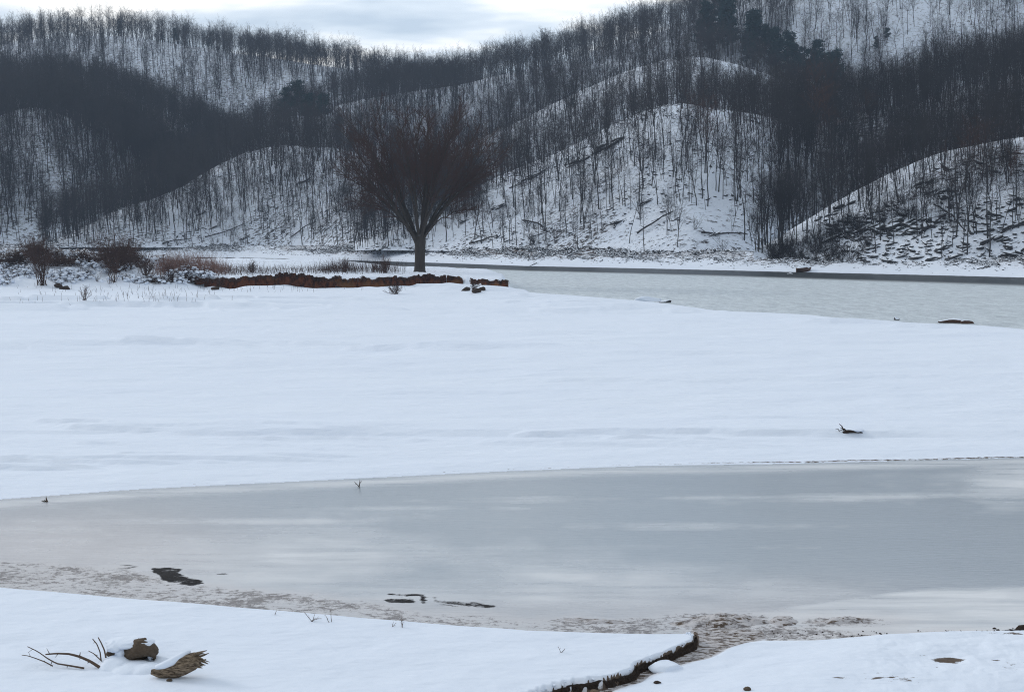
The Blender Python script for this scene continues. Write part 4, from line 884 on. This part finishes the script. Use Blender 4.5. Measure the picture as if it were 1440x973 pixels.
shrub(485, 383, 1.5, 1.6, 30, 'spreading rust brown brush halfway along the island', 'redtwig', 1.0, r=.018, seed=9, group=G1)
shrub(130, 350, 3.0, 2.4, 8, 'thin bare shrub between thicket and vine tangle', spread=.5, r=.02, seed=10, group=G1)
shrub(205, 388, 1.6, 2.0, 30, 'grey brown shrub right of the round thicket', spread=.9, r=.025, seed=11, group=G1)
shrub(240, 398, 1.2, 1.5, 22, 'low shrub at the right slope of the mound', spread=1.0, r=.02, seed=12, group=G1)
shrub(310, 405, .8, 1.1, 14, 'thin shrub at the left tip of the earth bank', spread=.7, r=.018, seed=13, group=G1)
shrub(355, 384, 1.5, 1.3, 30, 'brown brush on the bank top right of the russet grass', spread=1.1, r=.022, seed=14, group=G1)
shrub(665, 408, .5, .8, 14, 'small clump against the right end of the bank', spread=1.1, r=.03, seed=15, group=G1)
# vine tangles: dark mat of stems draped over the mound
def tangle(x, y, z, rx, ry, rz, n, lab, seed):
    g = np.random.default_rng(seed); X, Y, Z = [float(v_[0]) for v_ in hit(x, y)]
    P = np.empty((n, 5, 3)); az = g.uniform(0, 2 * PI, n); rr = np.sqrt(g.uniform(0, 1, n)); lump = fbm(np.cos(az) * rr * 2.2 + 5, np.sin(az) * rr * 2.2 + 5, seed, 3)
    p = np.stack([np.cos(az) * rr * rx, np.sin(az) * rr * ry, rz * np.sqrt(np.clip(1 - rr ** 2, 0, 1)) * (lump * 1.6) * g.uniform(.5, 1, n)], 1); d = nrm(g.normal(size=(n, 3)) * [1, 1, .6])
    P[:, 0] = p
    for k in range(1, 5): d = nrm(d + g.normal(size=(n, 3)) * .45 + [0, 0, -.06]); p = p + d * g.uniform(.15, .34, (n, 1)); P[:, k] = p
    P[..., 2] = np.maximum(P[..., 2], -.1)
    T = Tubes(); T.add(P, np.full((n, 5), .015) * g.uniform(.6, 1.4, (n, 1)), 3); o = T.build('vine_tangle', MT['shrub']); o.location = (X, Y, Z); tag(o, lab, 'vine tangle', 'dark tangles on the left mound')
tangle(52, 366, 2.0, 2.9, 1.6, 1.3, 900, 'big dark vine tangle on top of the left mound', 1)
tangle(84, 374, 1.6, 1.6, 1.2, .8, 420, 'dark tangle sloping right of the big one', 2)
tangle(16, 370, 2.0, 1.5, 1.2, .8, 380, 'small dark tangle by the left picture edge', 4)
tangle(118, 368, 2.0, 1.5, 1.0, .7, 380, 'low dark tangle between the two big bushes', 5)
tangle(168, 374, 1.8, 2.0, 1.4, 2.4, 1300, 'dark vine heap inside the round thicket', 3)
tangle(222, 398, 1.0, .9, .4, .3, 120, 'low brown tangle at the right foot of the mound', 6)
tangle(264, 398, 1.0, .6, .4, .35, 110, 'low brown tangle beside the first lump of earth bank', 7)
g = np.random.default_rng(71); T = Tubes(); n = 1500
x = g.uniform(-60, 300, n); y = np.interp(x, [-60, 60, 200, 300], [356, 352, 362, 376]) + g.uniform(0, 1, n) * np.interp(x, [-60, 60, 200, 300], [44, 50, 38, 22]); k_ = fbm(x * .035, y * .09, 5, 3) > .47
X, Y, Z = hit(x[k_], y[k_]); caps = []
for X1, Y1, Z1 in zip(X, Y, Z):
    bush(T, (X1, Y1, Z1 - .05), g.uniform(.25, .95), 6, g, 1.2, 4, .014, 4, .0, 2)
    for _ in range(2): caps.append((X1 + g.normal() * .35, Y1 - .1 + g.normal() * .3, Z1 + g.uniform(.0, .42)))
o = T.build('mound_brush', MT['shrub']); tag(o, 'brown brush and bramble poking through snow on the left mound', 'brush', None, 'stuff')
for k, (x, y, s_, lab) in enumerate([(84, 405, .42, 'dark brown stone left of a pair below the mound'), (93, 407, .50, 'dark brown stone right of a pair below the mound'), (303, 408, .40, 'grey stone at the left tip of the bank'), (655, 409, .35, 'dark clod fallen from the bank near its right end'), (670, 412, .35, 'dark clod below the right end of the bank'), (678, 408, .3, 'small clod next to the reddest bank end')]):
    X, Y, Z = [float(v_[0]) for v_ in hit(x, y)]; rock('bank_stone', 600 + k, (X, Y, Z + .05), (s_ * 1.2, s_, s_ * .7), MT['soil'], lab, 'stone', 'stones below the earth bank', (0, .2, k))
# dry grass on the island
CAPS = caps
g = np.random.default_rng(44); T = Tubes()
def blades(cx, sx, y0, y1, z, n, h, T):
    x = g.normal(cx, sx, n); y = g.uniform(y0, y1, n); X, Y, Z = hit(x, y); Z = Z - .03; P = np.zeros((n, 4, 3)); P[:, 0] = np.stack([X, Y, Z], 1); hh = g.uniform(.4, 1.1, n) * h; ln = g.normal(size=(n, 2)) * .16
    for k in range(1, 4): P[:, k] = P[:, 0] + np.stack([ln[:, 0] * hh * (k / 3) ** 2 * 1.6, ln[:, 1] * hh * (k / 3) ** 2, hh * k / 3], 1)
    T.add(P, np.array([[.013, .011, .008, .004]]).repeat(n, 0), 3)
blades(265, 24, 374, 386, 1.9, 900, 1.7, T); blades(300, 14, 378, 388, 1.5, 400, 1.2, T); blades(240, 14, 378, 390, 1.9, 400, 1.5, T)
o = T.build('russet_grass', MT['grass']); tag(o, 'tall dry russet grass at the left of the earth bank', 'grass', None, 'stuff')
T = Tubes()
blades(330, 40, 378, 388, 1.5, 900, .7, T); blades(450, 40, 378, 386, 1.5, 700, .6, T); blades(480, 20, 378, 384, 1.5, 500, 1.2, T); blades(540, 12, 378, 385, 1.5, 300, 1.2, T); blades(200, 60, 405, 428, .4, 120, .5, T); blades(380, 70, 404, 412, .4, 60, .5, T); blades(60, 80, 402, 432, .4, 50, .4, T)
o = T.build('thin_grass', MT['shrub']); tag(o, 'sparse dry stalks poking out of snow around the island', 'grass', None, 'stuff')

# ------------------------------------------------------------------ creek bank of black soil
Ys_ = np.linspace(at_z(975, 893, .1)[1], at_z(700, 998, .1)[1], 420); Xs = np.interp(Ys_, CLy, CLx); nn = len(Ys_); s = np.arange(nn) * .05
rows_ = []; dx = np.gradient(Xs); dy = np.gradient(Ys_); L = np.hypot(dx, dy); nx, ny = -dy / L, dx / L        # outward (towards the channel)
sgn = np.sign(nx.mean()); nx, ny = nx * sgn, ny * sgn
for j in range(9):
    f = j / 8; z = -.01 + .115 * f; off = .06 - .03 * f + .05 * (fbm(s * 2.2, f * 1.5 + 0 * s, 5, 4) - .5) + .02 * (vn(s * 14, f * 4 + 0 * s, 6) - .5)
    rows_.append(np.stack([Xs + nx * off, Ys_ + ny * off, z + .03 * (vn(s * 3, f + 0 * s, 9) - .5)], 1))
o = mesh_np('creek_soil_bank', np.concatenate(rows_), grid_faces(9, nn), MT['soil']); tag(o, 'crumbling black soil bank cut along the left side of the small creek', 'soil bank')
# snow lumps on the lip
def lumps(name, pts, rad, lab, mat='cap', seed=0, flat=.7, kind=None):
    Vs = []; Fs = []; n0 = 0; g = np.random.default_rng(seed)
    for p, r in zip(pts, rad):
        V, F = rock_mesh(int(g.integers(1e6)), r, r * .9, r * flat, 7, .5); Vs.append(V + np.array(p)); Fs.append([f + n0 for f in F]); n0 += len(V)
    o = mesh_np(name, np.concatenate(Vs), [np.concatenate([f[0] for f in Fs]), np.concatenate([f[1] for f in Fs])], MT[mat]); return tag(o, lab, 'snow' if mat == 'cap' else 'pebbles', None, 'stuff')
lumps('snow_clumps', CAPS, g.uniform(.08, .26, len(CAPS)), 'clumps of snow caught on the brush of the left mound', seed=4, flat=.6)
i = g.integers(0, nn, 420); off = g.uniform(-.14, .0, 420); z = .115 + g.uniform(-.01, .03, 420)
lumps('snow_crumbs', np.stack([Xs[i] + nx[i] * off, Ys_[i] + ny[i] * off, z], 1), g.uniform(.008, .026, 420), 'crumbly snow along the lip of the creek bank')
n = 160; x = np.concatenate([g.normal(1410, 45, 90), g.uniform(1080, 1440, 70)]); y = np.concatenate([g.normal(890, 4, 90), g.uniform(884, 893, 70)])
X, Y, _ = at_z(x, y, .03); lumps('shore_pebbles', np.stack([X, Y, np.maximum(gz(X, Y), 0) + .005], 1), g.uniform(.004, .016, n) * (1 + 1.2 * (x > 1400)), 'dark pebbles and clods on the muddy near shore at right', 'soil', 3)
for k, (x, y, s_, lab) in enumerate([(1437, 882, .09, 'dark clod at the right picture edge by the pool'), (1399, 881, .03, 'tiny dark stone on the pool edge near the clod'), (1050, 968, .05, 'brown pebble in the snow at the bottom edge'), (924, 946, .05, 'dark stone stuck in the right side of the creek'), (238, 955, .035, 'small brown pebble below the driftwood log')]):
    X, Y, _ = at_z(x, y, .17 if y > 900 else .03); rock('pebble', 650 + k, (X, Y, max(float(gz(X, Y)), 0) + s_ * .2), (s_, s_ * .8, s_ * .6), MT['clod'] if k in (2, 4) else MT['soil'], lab, 'stone', 'single stones on the near bank')
X, Y, _ = at_z(938, 937, .05); rock('snow_lump', 778, (X, Y, .03), (.26, .2, .08), MT['cap'], 'small rounded snow lump at the right side of the creek', 'snow lump')
X, Y, _ = at_z(836, 972, .1); T = Tubes(); T.add(np.array([[0, 0, -.05], [0, 0, .06], [.005, 0, .10]]), np.array([.07, .065, .055]), 10); o = T.build('cut_post', MT['drift']); o.location = (X, Y - .06, .03); tag(o, 'short brown wood stub at the foot of the creek bank', 'wood stub')

# ------------------------------------------------------------------ driftwood in the foreground
def fibre_log(name, pts, rad, mat, parent=None, sides=40, ridge=.16, seed=1, K=70):
    p = np.array(pts, float); t = np.linspace(0, 1, len(p)); tt = np.linspace(0, 1, K)
    P = np.stack([np.interp(tt, t, p[:, i]) for i in range(3)], 1); P = np.stack([np.convolve(np.pad(P[:, i], 4, 'edge'), np.ones(9) / 9, 'valid') for i in range(3)], 1)
    R = np.interp(tt, t, rad); tg = nrm(np.gradient(P, axis=0)); a = nrm(np.cross(tg, [0, 0, 1.])); b = np.cross(a, tg); an = np.arange(sides) * 2 * PI / sides
    A, TT = np.meshgrid(an, tt); rn = 1 + ridge * 2 * (fbm(np.cos(A) * 3.5 + 7 + TT * 1.2, np.sin(A) * 3.5 + 7 + TT * 1.5, seed, 4, .65) - .5) + .10 * np.sin(A * 7 + TT * 6 + 3 * vn(TT * 5, A, 3)) * .6
    V = P[:, None] + (R[:, None] * rn)[..., None] * (a[:, None] * np.cos(A)[..., None] + b[:, None] * np.sin(A)[..., None])
    V = V.reshape(-1, 3); i = np.arange(K - 1)[:, None] * sides; j = np.arange(sides)[None]; jn = (j + 1) % sides
    F = np.stack([i + j, i + jn, i + sides + jn, i + sides + j], -1).reshape(-1, 4)
    c = np.stack([np.zeros(sides - 2, int), np.arange(1, sides - 1), np.arange(2, sides)], 1)
    return mesh_np(name, V, [F, np.concatenate([c, c + (K - 1) * sides])], mat, parent=parent)
YL = float(at_z(240, 950, .17)[1])
def lp(x, y, dY=0): a = at_y(x, y, YL + dY); return [float(v) for v in a]
def rel(c, x, y, dY=0): return np.array(lp(x, y, dY)) - c
c0 = np.array([lp(245, 950)[0], YL, .17])
root = empty('driftwood_log', c0); tag(root, 'weathered splintered log half raised from the snow, lower left', 'driftwood')
fibre_log('log_body', [rel(c0, 211, 944, -.02), rel(c0, 226, 946), rel(c0, 243, 943), rel(c0, 258, 936), rel(c0, 271, 929, .02), rel(c0, 281, 926, .03)], np.array([3.0, 6.5, 9.5, 11.5, 12, 8.5]) * .0089, MT['wood'], root)
g = np.random.default_rng(9)
for k in range(20):
    a0 = rel(c0, 270 + g.uniform(-2, 10), 926 + g.uniform(-8, 10), g.uniform(-.06, .06)); a1 = a0 + np.array([g.uniform(.03, .16), g.uniform(-.05, .05), g.uniform(-.07, .02) + (.03 if k < 5 else 0)])
    T = Tubes(); mid = (a0 + a1) / 2 + g.normal(size=3) * .008; T.add(np.array([a0, mid, a1]), np.array([.018, .013, .003]) * g.uniform(.6, 1.4), 5); T.build('splinter', MT['wood'], root)
cap = [rel(c0, 219, 938, .0), rel(c0, 231, 935.5, .0), rel(c0, 243, 930, .0), rel(c0, 256, 922, .01), rel(c0, 268, 915.5, .02)]
T = Tubes(); T.add(np.array(cap), np.array([.03, .05, .055, .04, .015]), 12); T.build('snow_cap', MT['cap'], root, .015, 6)
YR = YL + .75
def lp2(x, y, dY=0): return np.array([float(v) for v in at_y(x, y, YR + dY)])
c1 = lp2(183, 930); root = empty('root_clump', c1); tag(root, 'brown hollow root clump under a thick snow cap', 'stump')
def lobe(name, x, y, rx, rz, ry, mat, seed, dY=0, squash=None, hollow=False):
    V, F = rock_mesh(seed, rx * .0093, ry, rz * .0093, 30, .7, .96 if mat == 'cap' else .80); 
    if hollow:
        d = V - np.array([.12, -ry * .95, -.045]); k = np.exp(-((d[:, 0] / .10) ** 2 + (d[:, 1] / .16) ** 2 + (d[:, 2] / .055) ** 2)); V[:, 1] += k * ry * 1.3
    V = V + .012 * (np.stack([fbm(V[:, 0] * 22, V[:, 2] * 22 + i, 7 + i, 3) for i in range(3)], 1) - .5)
    o = mesh_np(name, V + (lp2(x, y, dY) - c1), F, MT[mat], parent=root); return o
lobe('clod', 194, 920, 24, 19, .25, 'clod', 5, 0, hollow=True); lobe('clod', 159, 917, 9, 7, .10, 'clod', 8, -.02)
lobe('snow_cap', 184, 903, 30, 6, .20, 'cap', 11, .06); lobe('snow_cap', 171, 921, 8, 14, .13, 'cap', 12, -.04); lobe('snow_cap', 213, 916, 4.5, 11, .12, 'cap', 13, .05); lobe('snow_cap', 165, 908, 13, 7, .17, 'cap', 14, -.01)
o_ = []
for k, (x, y, rx, rz, ry, dY) in enumerate([(163, 937, 22, 13, .28, -.22), (185, 943, 28, 10, .32, -.34), (205, 944, 22, 9, .26, -.4), (150, 945, 24, 8, .3, -.3)]):
    V, F = rock_mesh(70 + k, rx * .0092, ry, rz * .0092, 26, .3, .97); V = V / np.maximum(1e-6, 1)
    P0 = lp2(x, y, dY); o_.append((V + P0, F))
n0 = 0; Vs = []; Q4 = []; T3 = []
for V, F in o_: Vs.append(V); Q4.append(F[0] + n0); T3.append(F[1] + n0); n0 += len(V)
Vs = np.concatenate(Vs); o = mesh_np('snow_mound', Vs, [np.concatenate(Q4), np.concatenate(T3)], MT['cap']); tag(o, 'smooth snow mound between driftwood branches and log', 'snow mound')
rmd = o.modifiers.new('fuse', 'REMESH'); rmd.mode = 'VOXEL'; rmd.voxel_size = .012; sm = o.modifiers.new('soft', 'SMOOTH'); sm.factor = .8; sm.iterations = 14; rmd.use_smooth_shade = True
def branch_px(name, pts, r0, r1, lab, thorns=0, seed=0, dY=.35, par=None):
    P = np.array([[float(v) for v in at_y(x, y, YL + dY)] for x, y in pts]); g = np.random.default_rng(seed); T = Tubes()
    t = np.linspace(0, 1, len(P)); tt = np.linspace(0, 1, 14); P = np.stack([np.interp(tt, t, P[:, i]) for i in range(3)], 1); P[:, 1] += np.linspace(0, .25, 14); R = np.linspace(r0, r1, 14); T.add(P, R * .68, 7)
    if thorns:
        a, r = kids(P[None], R[None], thorns, .15, .95, (55, 90), (.03, .09, 0), .0, 3, .45, g, .05, rmin=.003, lpow=0); T.add(a, r, 4)
    o = T.build(name, MT['stick']); return tag(o, lab, 'branch', 'driftwood branches on the lower left snow')
branch_px('drift_branch', [(140, 938), (125, 931), (108, 926), (92, 924), (72, 925), (55, 928)], .030, .013, 'thick arched drift branch with short thorns', 7, 1)
branch_px('drift_branch', [(118, 939), (95, 937), (76, 936), (62, 931), (45, 922), (29, 917)], .018, .007, 'thin drift branch rising to the left tip', 3, 2, .3)
branch_px('drift_branch', [(74, 936), (60, 932), (44, 929), (32, 928), (21, 929)], .012, .006, 'lowest thin drift branch pointing left', 2, 3, .28)
branch_px('drift_branch', [(142, 927), (138, 919), (131, 911), (122, 906)], .013, .009, 'left of two upright sticks beside the root clump', 1, 4, .5)
branch_px('drift_branch', [(149, 924), (144, 916), (137, 909), (130, 904)], .016, .010, 'right of two upright sticks beside the root clump', 0, 5, .5)
branch_px('drift_branch', [(143, 929), (134, 926), (126, 924), (116, 923)], .012, .007, 'short low stick between arched branch and root clump', 2, 6, .45)
# snag on the snowfield
X, Y, _ = at_z(1190, 609, .15); Z = float(gz(X, Y)); S = Y / FPX
def sp(x, y, d=0): return np.array([(x - 1190) * S, d, (609 - y) * S])
root = empty('snag', (X, Y, Z)); tag(root, 'black forked snag dusted with snow on the open snowfield', 'snag')
fibre_log('snag_body', [sp(1184, 609.5), sp(1190, 607.5), sp(1197, 607), sp(1206, 607.5), sp(1215, 609.5)], np.array([1.3, 2.2, 1.7, 1.3, .5]) * S * 1.15, MT['soil'], root, 16, .3, 4, 24)
for a, b_, r in [((1186, 606), (1181, 597), 1.0), ((1190, 607), (1183, 603), 1.4), ((1184, 605), (1180, 608), .6), ((1180, 606), (1176, 604.5), .6)]:
    T = Tubes(); p0, p1 = sp(*a), sp(*b_, .1); T.add(np.array([p0, (p0 + p1) / 2 + [.02, 0, .02], p1]), np.array([r, r * .8, r * .35]) * S, 6); T.build('prong', MT['soil'], root)
V, F = rock_mesh(5, 16 * S, .35, 2.4 * S, 16, .2); mesh_np('snow_cap', V + sp(1200, 606.3, .25), F, MT['cap'], parent=root)
# twigs and small sticks
def twig(x, y, z, H, n, lab, seed, spread=.8, r=.006):
    g = np.random.default_rng(seed); X, Y, _ = at_z(x, y, z); T = Tubes(); bush(T, (0, 0, 0), H, n, g, spread, 2, r, 4, -.02, 0); o = T.build('snow_twig', MT['stick']); o.location = (X, Y, float(max(gz(X, Y), 0)) - .01); tag(o, lab, 'twig', 'small twigs in the near snow')
twig(788, 915, .17, .10, 2, 'tiny hooked twig alone in the snow left of the creek', 1); twig(566, 882, .15, .16, 3, 'forked twig at the near shore below the dark open water', 2); twig(552, 881, .15, .10, 2, 'short twig left of the forked one at the near shore', 3)
twig(438, 873, .15, .18, 4, 'spread twig at the near shore left of centre', 4, 1.2); twig(387, 863, .15, .14, 1, 'single thin stem on the near shore, farthest left', 5); twig(465, 874, .15, .2, 2, 'leaning twig right of the spread one', 6, 1.2)
twig(505, 683, .02, .20, 3, 'dark forked stick at the far rim of the pool', 7, 1.3, .016); twig(65, 702, .05, .12, 5, 'small dark tuft at the far pool rim on the left', 9, 1.2, .018)
twig(230, 939, .17, .09, 3, 'tiny stem between snow mound and log', 10, .6, .004)

# ------------------------------------------------------------------ haze
V = np.array([(x, y, z) for x in (-1700, 1700) for y in (-60, 1650) for z in (-2.6, 190)], float)
F = np.array([[0, 1, 3, 2], [4, 6, 7, 5], [0, 4, 5, 1], [2, 3, 7, 6], [0, 2, 6, 4], [1, 5, 7, 3]])
m = bpy.data.materials.new('pale_air'); m.use_nodes = True; t = m.node_tree; t.nodes.clear(); oo = t.nodes.new('ShaderNodeOutputMaterial'); pv = t.nodes.new('ShaderNodeVolumePrincipled')
pv.inputs['Color'].default_value = (.62, .78, 1.0, 1); pv.inputs['Density'].default_value = HAZE; pv.inputs['Anisotropy'].default_value = 0.0; t.links.new(pv.outputs[0], oo.inputs['Volume'])
o = mesh_np('haze', V, F, m, smooth=False); tag(o, kind='stuff'); o['label'] = 'thin pale winter air over the valley'
